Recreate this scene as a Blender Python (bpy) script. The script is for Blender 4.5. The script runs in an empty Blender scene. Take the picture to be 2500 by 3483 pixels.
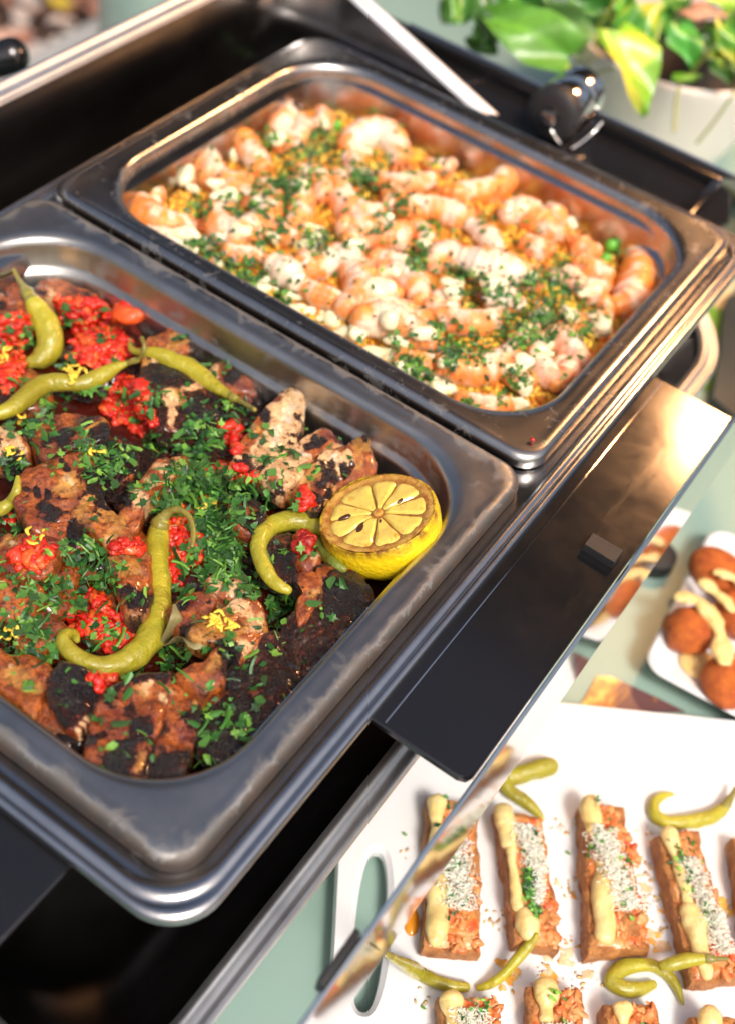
import bpy, bmesh, math, random
import numpy as np
from mathutils import Vector, Matrix, noise as mnoise
from mathutils.bvhtree import BVHTree

# ------------------------------------------------------------------ camera
CAM_R = np.array([[0.8169023641, -0.5030723067, 0.2821148379],
                  [0.5599410932, 0.5744050930, -0.5970969446],
                  [0.1383347376, 0.6457375964, 0.7509237358]])
CAM_C = np.array([0.4350086, -0.4083152, 0.4166137])
FPX = 4070.0                                   # focal length in photograph pixels (2500 x 3483)
scene = bpy.context.scene
C = scene.collection
cd = bpy.data.cameras.new('camera'); cam = bpy.data.objects.new('camera', cd); C.objects.link(cam)
M4 = Matrix.Identity(4)
for i in range(3):
    for j in range(3): M4[i][j] = CAM_R[i, j]
    M4[i][3] = CAM_C[i]
cam.matrix_world = M4
cd.sensor_fit = 'VERTICAL'; cd.sensor_height = 36.0; cd.lens = FPX / 3483 * 36
cd.clip_start = 0.01; cd.clip_end = 100
cd.dof.use_dof = True; cd.dof.focus_distance = 0.545; cd.dof.aperture_fstop = 4.8
scene.camera = cam

# ------------------------------------------------------------------ light
SUN_EL, SUN_AZ = 54.0, 122.0          # azimuth clockwise from +Y
w = bpy.data.worlds.new('World'); scene.world = w; w.use_nodes = True
nt = w.node_tree; bg = nt.nodes['Background']
sky = nt.nodes.new('ShaderNodeTexSky'); sky.sky_type = 'NISHITA'; sky.sun_disc = False
sky.sun_elevation = math.radians(SUN_EL); sky.sun_rotation = math.radians(SUN_AZ)
sky.air_density = 1.0; sky.dust_density = 7.0; sky.ozone_density = .4
nt.links.new(sky.outputs[0], bg.inputs[0]); bg.inputs[1].default_value = 0.12
sd = bpy.data.lights.new('sun', 'SUN'); sd.energy = 2.6; sd.angle = math.radians(14); sd.color = (1, .95, .88)
so = bpy.data.objects.new('sun', sd); C.objects.link(so)
_e, _a = math.radians(SUN_EL), math.radians(SUN_AZ)
_d = Vector((math.sin(_a) * math.cos(_e), math.cos(_a) * math.cos(_e), math.sin(_e)))
so.rotation_euler = _d.to_track_quat('Z', 'Y').to_euler(); so.location = (2, 1, 3)
vs = scene.view_settings; vs.view_transform = 'Standard'; vs.look = 'None'; vs.gamma = 1; vs.exposure = 0.12

# ------------------------------------------------------------------ helpers
def ray(px, py):
    d = CAM_R @ np.array([(px - 1250) / FPX, -(py - 1741.5) / FPX, -1.0])
    return d / np.linalg.norm(d)
def onz(px, py, z):
    d = ray(px, py); return CAM_C + d * ((z - CAM_C[2]) / d[2])
def onplane(px, py, n, p0):
    d = ray(px, py); n = np.asarray(n, float); return CAM_C + d * (((np.asarray(p0) - CAM_C) @ n) / (d @ n))
def atdepth(px, py, dep):
    d = CAM_R @ np.array([(px - 1250) / FPX, -(py - 1741.5) / FPX, -1.0]); return CAM_C + d * dep
def pxscale(P):                                  # photograph pixels per metre at P
    return FPX / float((np.asarray(P) - CAM_C) @ -CAM_R[:, 2])
def crop(x0, y0, s): return lambda x, y: (x * s + x0, y * s + y0)
Z3 = crop(350, 300, .6757); Z4 = crop(1200, 500, .7371); Z5 = crop(0, 850, .5528)
Z6 = crop(700, 1250, .5528); Z7 = crop(0, 1700, .5528); Z10 = crop(1000, 2500, .4914); Z11 = crop(1700, 2500, .4914)
ZP = crop(1600, 0, .5528); ZC = crop(1900, 1600, .3968)

def hsh(ix, iy, iz, seed):
    h = (ix * 374761393 + iy * 668265263 + iz * 1440662683 + seed * 1274126177) & 0xffffffff
    h = ((h ^ (h >> 13)) * 1274126177) & 0xffffffff
    return ((h ^ (h >> 16)) & 0xffffffff) / 4294967295.0
def vnoise(P, seed=0):
    i = np.floor(P).astype(np.int64); f = P - i; u = f * f * (3 - 2 * f); r = 0
    for dx in (0, 1):
        for dy in (0, 1):
            for dz in (0, 1):
                wgt = (u[:, 0] if dx else 1 - u[:, 0]) * (u[:, 1] if dy else 1 - u[:, 1]) * (u[:, 2] if dz else 1 - u[:, 2])
                r = r + wgt * hsh(i[:, 0] + dx, i[:, 1] + dy, i[:, 2] + dz, seed)
    return r * 2 - 1
def fbm(P, size, octv=3, seed=0, gain=.5):
    P = np.asarray(P, float) / size + 37.3; a = 1; s = 0; t = 0
    for o in range(octv):
        s = s + a * vnoise(P, seed + o * 17); t += a; a *= gain; P = P * 2.03
    return s / t * 1.6
def sstep(a, b, x):
    t = np.clip((x - a) / (b - a), 0, 1); return t * t * (3 - 2 * t)

MATS = {}
def setp(o, label=None, cat=None, group=None, kind=None):
    if label: o['label'] = label
    if cat: o['category'] = cat
    if group: o['group'] = group
    if kind: o['kind'] = kind
    return o
def mk(name, V, Fc, mat, parent=None, smooth=True, col=None, extra=None, **kw):
    me = bpy.data.meshes.new(name)
    me.from_pydata([tuple(map(float, v)) for v in V], [], [tuple(map(int, f)) for f in Fc])
    if smooth is True: me.polygons.foreach_set('use_smooth', [True] * len(me.polygons))
    if col is not None:
        a = me.color_attributes.new('Col', 'FLOAT_COLOR', 'POINT')
        cc = np.ones((len(V), 4), np.float32); cc[:, :np.asarray(col).shape[1]] = col
        a.data.foreach_set('color', cc.ravel())
    if mat: me.materials.append(MATS[mat] if isinstance(mat, str) else mat)
    me.update()
    if smooth == 'auto':
        try: me.set_sharp_from_angle(angle=math.radians(38)); me.polygons.foreach_set('use_smooth', [True] * len(me.polygons))
        except Exception: pass
    o = bpy.data.objects.new(name, me); C.objects.link(o)
    if parent: o.parent = parent
    return setp(o, **kw)
def empty(name, loc=(0, 0, 0), **kw):
    o = bpy.data.objects.new(name, None); C.objects.link(o); o.location = loc; o.empty_display_size = .02
    return setp(o, **kw)
def adopt(o, parent):                            # child built in world space under an Empty away from the origin
    o.parent = parent; o.matrix_parent_inverse = Matrix.Translation(parent.location).inverted(); return o

def rr(x0, x1, y0, y1, r, n=10):
    pts = []
    for cx, cy, a0 in ((x1 - r, y0 + r, -90), (x1 - r, y1 - r, 0), (x0 + r, y1 - r, 90), (x0 + r, y0 + r, 180)):
        for k in range(n + 1):
            a = math.radians(a0 + 90 * k / n); pts.append((cx + r * math.cos(a), cy + r * math.sin(a)))
    return np.array(pts)
def densify(ring, step):                         # split the straight runs of a ring so noise and stains have vertices
    out = []
    for a, b in zip(ring, np.roll(ring, -1, 0)):
        k = max(1, int(np.linalg.norm(b - a) / step))
        for j in range(k): out.append(a + (b - a) * j / k)
    return np.array(out)
def loft(rings, cap0=False, cap1=False, closed=True):
    m, n = len(rings), len(rings[0]); V = np.concatenate(rings); Fc = []
    for i in range(m - 1):
        for j in range(n if closed else n - 1):
            k = (j + 1) % n; Fc.append((i * n + j, i * n + k, (i + 1) * n + k, (i + 1) * n + j))
    if cap0: Fc.append(tuple(range(n - 1, -1, -1)))
    if cap1: Fc.append(tuple(range((m - 1) * n, m * n)))
    return V, Fc
def rloft(x0, x1, y0, y1, prof, n=10, cap0=False, cap1=True):
    rings = []
    for ins, z, r in prof:
        p = rr(x0 + ins, x1 - ins, y0 + ins, y1 - ins, r, n); rings.append(np.column_stack([p, np.full(len(p), z)]))
    return loft(rings, cap0, cap1)
def box(x0, x1, y0, y1, z0, z1, bev=.001):
    bm = bmesh.new(); bmesh.ops.create_cube(bm, size=1)
    for v in bm.verts: v.co = Vector((x0 + (v.co.x + .5) * (x1 - x0), y0 + (v.co.y + .5) * (y1 - y0), z0 + (v.co.z + .5) * (z1 - z0)))
    if bev: bmesh.ops.bevel(bm, geom=bm.edges[:], offset=bev, segments=2, profile=.6, affect='EDGES')
    bm.verts.index_update()
    V = [v.co[:] for v in bm.verts]; Fc = [[v.index for v in f.verts] for f in bm.faces]; bm.free(); return np.array(V), Fc
def join(parts):
    V = []; Fc = []; n = 0
    for v, f in parts:
        V.append(np.asarray(v)); Fc += [tuple(i + n for i in q) for q in f]; n += len(v)
    return np.concatenate(V), Fc
def catmull(P, n, closed=False):
    P = np.asarray(P, float); m = len(P); out = []
    segs = m if closed else m - 1
    for s in range(segs):
        if closed: p0, p1, p2, p3 = P[(s - 1) % m], P[s], P[(s + 1) % m], P[(s + 2) % m]
        else: p0, p1, p2, p3 = P[max(s - 1, 0)], P[s], P[s + 1], P[min(s + 2, m - 1)]
        for k in range(n):
            t = k / n; out.append(.5 * (2 * p1 + (p2 - p0) * t + (2 * p0 - 5 * p1 + 4 * p2 - p3) * t * t + (3 * p1 - p0 - 3 * p2 + p3) * t ** 3))
    if not closed: out.append(P[-1])
    return np.array(out)
def tube(P, rad, nseg=14, sub=6, flat=1.0, up=(0, 0, 1), endcap=True):
    """tapered tube; returns verts, faces, (t along, angle from up) per vertex and the frame"""
    Q = catmull(np.column_stack([np.asarray(P), np.asarray(rad)]), sub); P = Q[:, :3]; R = np.maximum(Q[:, 3], 1e-5)
    T = np.gradient(P, axis=0); T /= np.linalg.norm(T, axis=1)[:, None] + 1e-12
    V = []; tt = []; aa = []; n = len(P); up = np.asarray(up, float)
    rows = []
    if endcap:
        for k in (0.15, .5, .85): rows.append((0, -1, k))
    rows += [(i, 0, 1) for i in range(n)]
    if endcap:
        for k in (.85, .5, .15): rows.append((n - 1, 1, k))
    for i, e, k in rows:
        s = np.cross(T[i], up); s /= np.linalg.norm(s) + 1e-9; u = np.cross(s, T[i])
        c = P[i] + T[i] * e * R[i] * .8 * math.sqrt(max(0, 1 - k * k))
        for j in range(nseg):
            a = 2 * math.pi * j / nseg
            V.append(c + k * R[i] * (u * math.cos(a) * flat + s * math.sin(a))); tt.append(i / (n - 1)); aa.append(a)
    m = len(rows); Fc = []
    for i in range(m - 1):
        for j in range(nseg):
            q = (j + 1) % nseg; Fc.append((i * nseg + j, i * nseg + q, (i + 1) * nseg + q, (i + 1) * nseg + j))
    Fc.append(tuple(range(nseg - 1, -1, -1))); Fc.append(tuple(range((m - 1) * nseg, m * nseg)))
    return np.array(V), Fc, np.array(tt), np.array(aa)
def ico(sub=2):
    bm = bmesh.new(); bmesh.ops.create_icosphere(bm, subdivisions=sub, radius=1); bm.verts.index_update()
    V = np.array([v.co[:] for v in bm.verts]); Fc = [tuple(v.index for v in f.verts) for f in bm.faces]; bm.free(); return V, Fc
ICO1, ICO2, ICO3 = ico(1), ico(2), ico(3)
def vnormals(V, Fc):
    N = np.zeros_like(V)
    for f in Fc:
        n = np.cross(V[f[1]] - V[f[0]], V[f[2]] - V[f[0]])
        for i in f: N[i] += n
    return N / (np.linalg.norm(N, axis=1)[:, None] + 1e-12)
def rough(V, Fc, *layers):
    N = vnormals(V, Fc); d = 0
    for size, amp, seed in layers: d = d + fbm(V, size, 2, seed) * amp
    return V + N * d[:, None]
class Surf:                                       # surfaces to drop things on
    def __init__(s): s.V = []; s.F = []; s.n = 0
    def add(s, V, Fc):
        s.V.append(np.asarray(V)); s.F += [tuple(int(i) + s.n for i in f) for f in Fc]; s.n += len(V)
    def build(s): s.b = BVHTree.FromPolygons(np.concatenate(s.V).tolist(), s.F)
    def hit(s, px, py, z=-.03):
        d = ray(px, py); h = s.b.ray_cast(Vector(CAM_C), Vector(d), 3)
        if h[0] is None: return onz(px, py, z), np.array((0, 0, 1.))
        n = np.array(h[1]); n = n if n @ d < 0 else -n
        return np.array(h[0]), n
def inpoly(x, y, poly):
    c = False; n = len(poly)
    for i in range(n):
        x1, y1 = poly[i]; x2, y2 = poly[i - 1]
        if (y1 > y) != (y2 > y) and x < (x2 - x1) * (y - y1) / (y2 - y1) + x1: c = not c
    return c

# ------------------------------------------------------------------ materials
class NB:
    def __init__(s, name):
        m = bpy.data.materials.new(name); m.use_nodes = True; s.m = m; s.t = m.node_tree
        s.b = s.t.nodes['Principled BSDF']; MATS[name] = m; s._co = None
    def n(s, typ, **kw):
        nd = s.t.nodes.new(typ)
        for k, v in kw.items(): setattr(nd, k, v)
        return nd
    def co(s):
        if not s._co: s._co = s.n('ShaderNodeTexCoord')
        return s._co.outputs['Object']
    def mapped(s, sc=(1, 1, 1), rot=(0, 0, 0)):
        mp = s.n('ShaderNodeMapping'); mp.inputs['Scale'].default_value = sc; mp.inputs['Rotation'].default_value = rot
        s.t.links.new(s.co(), mp.inputs[0]); return mp.outputs[0]
    def noise(s, scale, det=4, rough=.55, vec=None, dist=0):
        nd = s.n('ShaderNodeTexNoise'); nd.inputs['Scale'].default_value = scale; nd.inputs['Detail'].default_value = det
        nd.inputs['Roughness'].default_value = rough; nd.inputs['Distortion'].default_value = dist
        s.t.links.new(vec if vec is not None else s.co(), nd.inputs['Vector']); return nd.outputs['Fac']
    def voro(s, scale, feat='F1', vec=None):
        nd = s.n('ShaderNodeTexVoronoi'); nd.feature = feat; nd.inputs['Scale'].default_value = scale
        s.t.links.new(vec if vec is not None else s.co(), nd.inputs['Vector']); return nd.outputs['Distance']
    def ramp(s, fac, stops):
        nd = s.n('ShaderNodeValToRGB'); e = nd.color_ramp.elements
        while len(e) < len(stops): e.new(.5)
        for el, (p, c) in zip(e, stops):
            el.position = p; el.color = (c, c, c, 1) if isinstance(c, (int, float)) else (*c, 1)
        s.t.links.new(fac, nd.inputs[0]); return nd.outputs[0]
    def mix(s, fac, a, b, mode='MIX'):
        nd = s.n('ShaderNodeMix'); nd.data_type = 'RGBA'; nd.blend_type = mode
        for v, i in ((fac, 0), (a, 6), (b, 7)):
            if isinstance(v, (int, float)): nd.inputs[i].default_value = v if i == 0 else (v, v, v, 1)
            elif isinstance(v, tuple): nd.inputs[i].default_value = (*v, 1)
            else: s.t.links.new(v, nd.inputs[i])
        return nd.outputs[2]
    def math(s, op, a, b=0.):
        nd = s.n('ShaderNodeMath'); nd.operation = op
        for i, v in enumerate((a, b)):
            if isinstance(v, (int, float)): nd.inputs[i].default_value = v
            else: s.t.links.new(v, nd.inputs[i])
        return nd.outputs[0]
    def attr(s, name='Col'):
        nd = s.n('ShaderNodeVertexColor'); nd.layer_name = name; return nd.outputs['Color'], nd.outputs['Alpha']
    def rand(s): return s.n('ShaderNodeObjectInfo').outputs['Random']
    def set(s, **kw):
        for k, v in kw.items():
            k = k.replace('_', ' ')
            if isinstance(v, tuple): s.b.inputs[k].default_value = (*v, 1) if len(v) == 3 and 'Radius' not in k else v
            elif isinstance(v, (int, float)): s.b.inputs[k].default_value = v
            else: s.t.links.new(v, s.b.inputs[k])
        return s
    def bump(s, h, dist, strength=1.0):
        nd = s.n('ShaderNodeBump'); nd.inputs['Distance'].default_value = dist; nd.inputs['Strength'].default_value = strength
        s.t.links.new(h, nd.inputs['Height']); s.t.links.new(nd.outputs[0], s.b.inputs['Normal']); return s

def steel(name, base, rgh, stain=0., stainc=(.040, .017, .007), spread=.1, rimattr=False):
    b = NB(name); br = b.noise(60, 5, .6, b.mapped((1, 14, 14))); blotch = b.noise(38, 6, .65); fine = b.noise(420, 3)
    c = b.mix(b.ramp(blotch, [(.3, .0), (.75, 1.)]), tuple(x * .78 for x in base), base)
    r = b.math('ADD', b.math('MULTIPLY', br, .06), b.math('MULTIPLY', blotch, .08)); r = b.math('ADD', r, rgh - .07)
    met = 1.0
    if stain:
        s1 = b.noise(70, 7, .72, dist=.6); s2 = b.noise(900, 2, .5)
        f = b.ramp(s1, [(.60 - spread, 0.), (.62 + spread * .3, 1.)]); f = b.math('MULTIPLY', f, b.ramp(s2, [(.3, .55), (.65, 1.)]))
        if rimattr:
            _, al = b.attr(); f = b.math('MULTIPLY', b.ramp(b.math('ADD', s1, b.math('MULTIPLY', al, .42)), [(.66, 0.), (.82, 1.)]), al)
            f = b.math('MAXIMUM', f, b.math('MULTIPLY', b.ramp(s1, [(.62, 0.), (.75, 1.)]), .16))
        f = b.math('MULTIPLY', f, stain)
        dark = b.mix(b.ramp(b.noise(130, 5, .7), [(.42, 0.), (.62, 1.)]), stainc, (.012, .008, .006))
        c = b.mix(f, c, dark); r = b.math('ADD', r, b.math('MULTIPLY', f, .3)); met = b.math('SUBTRACT', 1., b.math('MULTIPLY', f, .9))
    return b.set(Base_Color=c, Metallic=met, Roughness=r).bump(b.math('ADD', fine, b.math('MULTIPLY', br, .6)), .000008)
steel('pan_steel', (.50, .485, .47), .25, .3, spread=.02)
steel('pan_steel_stained', (.52, .51, .49), .32, .95, rimattr=True)
steel('flange_steel', (.50, .49, .49), .2)
steel('bead_steel', (.60, .60, .61), .22)
steel('lid_rim_steel', (.82, .82, .84), .5)
steel('lid_steel', (.30, .285, .28), .24)
steel('ring_steel', (.85, .84, .83), .10)
def dusty(name, base, rgh, metal=0.):
    b = NB(name); v = b.voro(520); sp = b.ramp(v, [(.04, 1.), (.09, 0.)]); k = b.ramp(b.noise(170, 2), [(.52, 0.), (.6, 1.)])
    f = b.math('MULTIPLY', sp, k); sm = b.noise(30, 6, .7); scr = b.ramp(b.noise(40, 4, .7, b.mapped((3, .4, 1), (0, 0, .6))), [(.56, 0.), (.75, .5)])
    return b.set(Base_Color=b.mix(f, base, (.5, .48, .45)), Metallic=metal, Roughness=b.math('ADD', b.math('ADD', b.math('MULTIPLY', sm, .2), rgh - .08), b.math('MULTIPLY', scr, .12)))
dusty('panel_black', (.075, .072, .075), .14, .9)
dusty('rubber', (.018, .018, .02), .5)
dusty('body_dark', (.10, .095, .09), .3, .9)

def chickenmat():
    b = NB('chicken'); col, al = b.attr(); hi = b.noise(520, 6, .72); mid = b.noise(190, 5, .68); fine = b.noise(1500, 3, .6)
    lum = b.n('ShaderNodeRGBToBW'); b.t.links.new(col, lum.inputs[0]); pale = b.ramp(lum.outputs[0], [(.30, 0.), (.46, 1.)])
    # paprika-stained skin: red-brown and orange mottling where the skin is not pale flesh
    sk = b.mix(b.ramp(mid, [(.42, 0.), (.66, 1.)]), b.mix(.75, col, (.12, .013, .0035)), b.mix(.35, col, (.74, .20, .014)))
    c = b.mix(pale, sk, b.mix(b.ramp(mid, [(.45, 0.), (.72, .8)]), col, (.60, .22, .035)))
    dots = b.math('MULTIPLY', b.ramp(hi, [(.57, 0.), (.63, 1.)]), b.mix(pale, .85, .5)); c = b.mix(dots, c, (.035, .012, .007))
    kk = b.math('ADD', al, b.math('MULTIPLY', b.math('SUBTRACT', b.math('ADD', b.math('MULTIPLY', hi, .65), b.math('MULTIPLY', mid, .55)), .6), 2.6))
    c = b.mix(b.ramp(kk, [(.12, 0.), (.52, .92)]), c, b.mix(mid, (.10, .016, .006), (.05, .014, .007))); k = b.ramp(kk, [(.40, 0.), (.86, 1.)])
    c = b.mix(k, c, b.mix(b.ramp(fine, [(.4, 0.), (.7, 1.)]), (.004, .0035, .004), (.022, .013, .011)))
    h = b.math('ADD', b.math('MULTIPLY', b.noise(260, 5, .7), .7), b.math('MULTIPLY', hi, .5))
    h = b.math('ADD', h, b.math('MULTIPLY', b.math('ADD', b.math('MULTIPLY', b.voro(1100), .9), b.math('MULTIPLY', fine, .6)), k))
    b.set(Base_Color=c, Roughness=b.math('ADD', b.math('MULTIPLY', mid, .36), .08), Specular_IOR_Level=.6, Coat_Weight=.5, Coat_Roughness=.08)
    b.set(Subsurface_Weight=.06, Subsurface_Scale=.003).bump(h, .0013, 1.)
chickenmat()
def simple(name, c1, c2, nscale, rgh, bumpd=0, bscale=None, sss=0, coat=0, useattr=False, lo=.35, hi=.7, sssc=.003, spec=.5, metal=0, rv=0):
    b = NB(name); f = b.ramp(b.noise(nscale, 5, .6), [(lo, 0.), (hi, 1.)])
    if useattr: col, _ = b.attr(); c = b.mix(b.math('MULTIPLY', f, .5), col, c2) if c2 else col
    else: c = b.mix(f, c1, c2)
    if rv: c = b.mix(b.math('MULTIPLY', b.rand(), rv), c, (.02, .03, .005))
    b.set(Base_Color=c, Roughness=rgh, Coat_Weight=coat, Coat_Roughness=.1, Specular_IOR_Level=spec, Metallic=metal)
    if sss: b.set(Subsurface_Weight=sss, Subsurface_Scale=sssc)
    if bumpd: b.bump(b.noise(bscale or nscale * 2, 5, .6), bumpd)
    return b
simple('relish', None, (.62, .018, .006), 300, .16, .0012, 420, .2, .4, True)
simple('sauce', (.075, .007, .003), (.025, .004, .002), 60, .10, .0014, 240, 0, .8)
b = NB('chili'); col, al = b.attr(); f = b.ramp(b.noise(90, 5, .65), [(.4, 0.), (.75, .55)])
c = b.mix(f, col, (.30, .25, .03)); c = b.mix(b.ramp(b.noise(55, 4, .7), [(.66, 0.), (.74, .6)]), c, (.16, .08, .02))
b.set(Base_Color=c, Roughness=.27, Subsurface_Weight=.2, Subsurface_Scale=.004, Coat_Weight=.25, Coat_Roughness=.12).bump(b.noise(120, 5, .6), .0026, .9)
simple('dried_leaf', (.20, .17, .07), (.30, .25, .10), 200, .5, .0006, 300)
for i, (a, c) in enumerate((((.035, .13, .022), (.07, .21, .035)), ((.07, .22, .03), (.14, .34, .06)), ((.02, .08, .018), (.05, .15, .03)))):
    bb = simple('parsley%d' % i, a, c, 500, .36, .0004, 900, spec=.55); bb.set(Subsurface_Weight=.1, Subsurface_Scale=.001)
b = NB('parsley_mass'); col, _ = b.attr(); b.set(Base_Color=col, Roughness=.38).bump(b.noise(900, 3), .0003)
simple('zest', (.92, .70, .08), (.86, .52, .04), 400, .4, .0003, 900)
b = NB('lemon_rind'); f = b.ramp(b.noise(240, 4, .7), [(.69, 0.), (.73, 1.)]); big = b.ramp(b.noise(60, 3), [(.4, 0.), (.6, 1.)])
c = b.mix(b.ramp(b.noise(40, 3), [(.3, 0.), (.7, 1.)]), (.90, .66, .012), (.86, .57, .008)); c = b.mix(b.math('MULTIPLY', f, big), c, (.10, .035, .008))
col, al = b.attr(); c = b.mix(b.math('MULTIPLY', al, b.ramp(b.noise(200, 4, .7), [(.35, .15), (.6, 1.)])), c, (.22, .08, .015))
b.set(Base_Color=c, Roughness=.33, Subsurface_Weight=.12, Subsurface_Scale=.002).bump(b.voro(480), .0005, .6)
b = NB('lemon_pith'); f = b.ramp(b.noise(170, 5, .7), [(.42, 0.), (.62, 1.)])
_, pal = b.attr(); pc_ = b.mix(b.ramp(b.noise(320, 4, .7), [(.58, 0.), (.7, .8)]), b.mix(f, (.78, .48, .10), (.46, .17, .02)), (.10, .03, .008))
b.set(Base_Color=b.mix(b.math('MULTIPLY', pal, .75), pc_, (.20, .055, .008)), Roughness=.4, Coat_Weight=.2).bump(b.noise(400, 4), .0006)
b = NB('lemon_pulp'); f = b.ramp(b.noise(190, 6, .75, dist=.5), [(.54, 0.), (.68, .9)])
b.set(Base_Color=b.mix(f, (.82, .60, .12), (.55, .26, .025)), Roughness=.12, Subsurface_Weight=.25, Subsurface_Scale=.003, Coat_Weight=.6, Coat_Roughness=.05).bump(b.noise(160, 5, .6, b.mapped((1, 1, 1))), .0009, .9)
simple('lemon_seed', (.05, .012, .004), (.12, .04, .01), 300, .25, coat=.5)
simple('shrimp', None, (.84, .52, .28), 170, .3, .0011, 330, .3, .25, True, .45, .85, .004)
simple('rice', None, None, 100, .42, 0, None, .15, .1, True)
simple('ricebed', (.66, .30, .03), (.50, .18, .018), 120, .5, .002, 400)
simple('egg', (.84, .76, .46), (.88, .82, .58), 150, .3, .0008, 400, .25, .2)
simple('pea', (.10, .38, .03), (.16, .5, .05), 200, .3, .0003, 300, .2)
simple('bread', (.58, .25, .075), (.33, .10, .022), 170, .55, .0022, 600, lo=.4, hi=.68)
simple('bread_top', (.62, .27, .08), (.42, .13, .03), 150, .5, .0012, 400)
simple('aioli', (.84, .66, .30), (.80, .55, .18), 100, .32, .0008, 260, .15, .2)
simple('cheese', (.90, .88, .80), (.86, .82, .70), 100, .5, sss=.2, sssc=.001)
simple('tomato', None, (.62, .20, .05), 250, .3, .001, 350, .15, .3, True)
simple('oil_drop', (.85, .28, .01), (.8, .33, .02), 50, .1, coat=.5, spec=.6)
simple('croquette', (.68, .17, .02), (.40, .065, .01), 140, .55, .0022, 600)
simple('ceramic', (.80, .80, .81), (.83, .83, .84), 6, .22, coat=.3)
simple('table_paint', (.27, .40, .35), (.29, .42, .365), 4, .4, .0002, 60)
simple('drum_paint', (.40, .58, .50), (.42, .60, .52), 3, .22)
simple('concrete', (.44, .41, .38), (.50, .47, .44), 9, .85, .002, 60)
simple('mulch_soil', (.06, .03, .02), (.10, .05, .035), 30, .9, .01, 40)
b = NB('mulch'); col, _ = b.attr(); b.set(Base_Color=col, Roughness=.85).bump(b.noise(150, 4), .002)
simple('soil', (.02, .014, .01), (.05, .034, .024), 90, .9, .006, 120)
b = NB('pothos'); col, _ = b.attr(); b.set(Base_Color=b.mix(b.ramp(b.noise(25, 4), [(.45, 0.), (.7, .5)]), col, (.09, .24, .03)), Roughness=.3, Subsurface_Weight=.1, Subsurface_Scale=.004).bump(b.noise(40, 3), .002, .5)
simple('stem', (.22, .30, .05), (.36, .32, .06), 20, .4)
simple('dry_leaf', (.36, .17, .10), (.5, .28, .2), 40, .7, .002, 60)
simple('pot', (.78, .73, .70), (.80, .76, .73), 12, .3)
simple('unseen_awning', (.030, .034, .042), (.04, .044, .052), 8, .8)
simple('unseen_post', (.05, .05, .05), (.06, .06, .06), 8, .5)
simple('board_dark', (.03, .034, .032), (.045, .05, .045), 30, .55)
b = NB('bulb'); b.set(Base_Color=(1., .5, .15), Emission_Color=(1., .50, .20), Emission_Strength=230.)
b = NB('card_print'); g = b.n('ShaderNodeSeparateXYZ'); b.t.links.new(b.co(), g.inputs[0])
c = b.mix(b.ramp(g.outputs[1], [(.0, 0.), (.004, 1.)]), (.13, .30, .03), (.62, .50, .28)); c = b.mix(b.ramp(b.math('ADD', g.outputs[1], b.math('MULTIPLY', g.outputs[0], -1.2)), [(.06, 0.), (.066, 1.)]), c, (.30, .42, .04))
b.set(Base_Color=c, Roughness=.4)
b = NB('flame_pattern'); f = b.noise(42, 3, .6, b.mapped((1.6, .7, 1), (0, 0, .3)), .8); g = b.n('ShaderNodeSeparateXYZ'); b.t.links.new(b.co(), g.inputs[0])  # flame-like orange and yellow pattern put into the colour of a flat card
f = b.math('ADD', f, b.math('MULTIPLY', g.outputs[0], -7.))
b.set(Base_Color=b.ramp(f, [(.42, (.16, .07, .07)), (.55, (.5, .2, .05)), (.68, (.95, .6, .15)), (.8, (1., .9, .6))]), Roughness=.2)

rnd = random.Random(7); nr = np.random.RandomState(7)
TABLE_Z = -.190
# ------------------------------------------------------------------ setting
GZ = -.93
e0, e1 = onz(60, 205, GZ), onz(345, 52, GZ)                     # edge between concrete and mulch bed
ed = (e1 - e0)[:2]; ed /= np.linalg.norm(ed); en = np.array([-ed[1], ed[0]])
if en @ (onz(50, 20, GZ) - e0)[:2] < 0: en = -en
a = e0[:2] - ed * 4; bq = e0[:2] + ed * 5
mk('concrete_ground', [(*a, GZ), (*bq, GZ), (*(bq - en * 6), GZ), (*(a - en * 6), GZ), (*(a - en * 6), GZ - .12), (*(bq - en * 6), GZ - .12), (*bq, GZ - .12), (*a, GZ - .12)],
   [(3, 2, 1, 0), (0, 1, 6, 7), (4, 5, 6, 7), (2, 3, 4, 5), (1, 2, 5, 6), (3, 0, 7, 4)], 'concrete', smooth=False, kind='structure')
a2 = a; b2 = bq
mk('mulch_ground', [(*a2, GZ - .045), (*b2, GZ - .045), (*(b2 + en * 9), GZ - .045), (*(a2 + en * 9), GZ - .045)], [(0, 1, 2, 3)], 'mulch_soil', smooth=False, kind='structure')
V = []; Fc = []; col = []; n = 0
chipc = [(.58, .28, .19), (.68, .40, .29), (.46, .20, .13), (.72, .54, .44), (.32, .15, .10), (.76, .62, .54)]
ctr = onz(120, 60, GZ)[:2]
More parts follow.
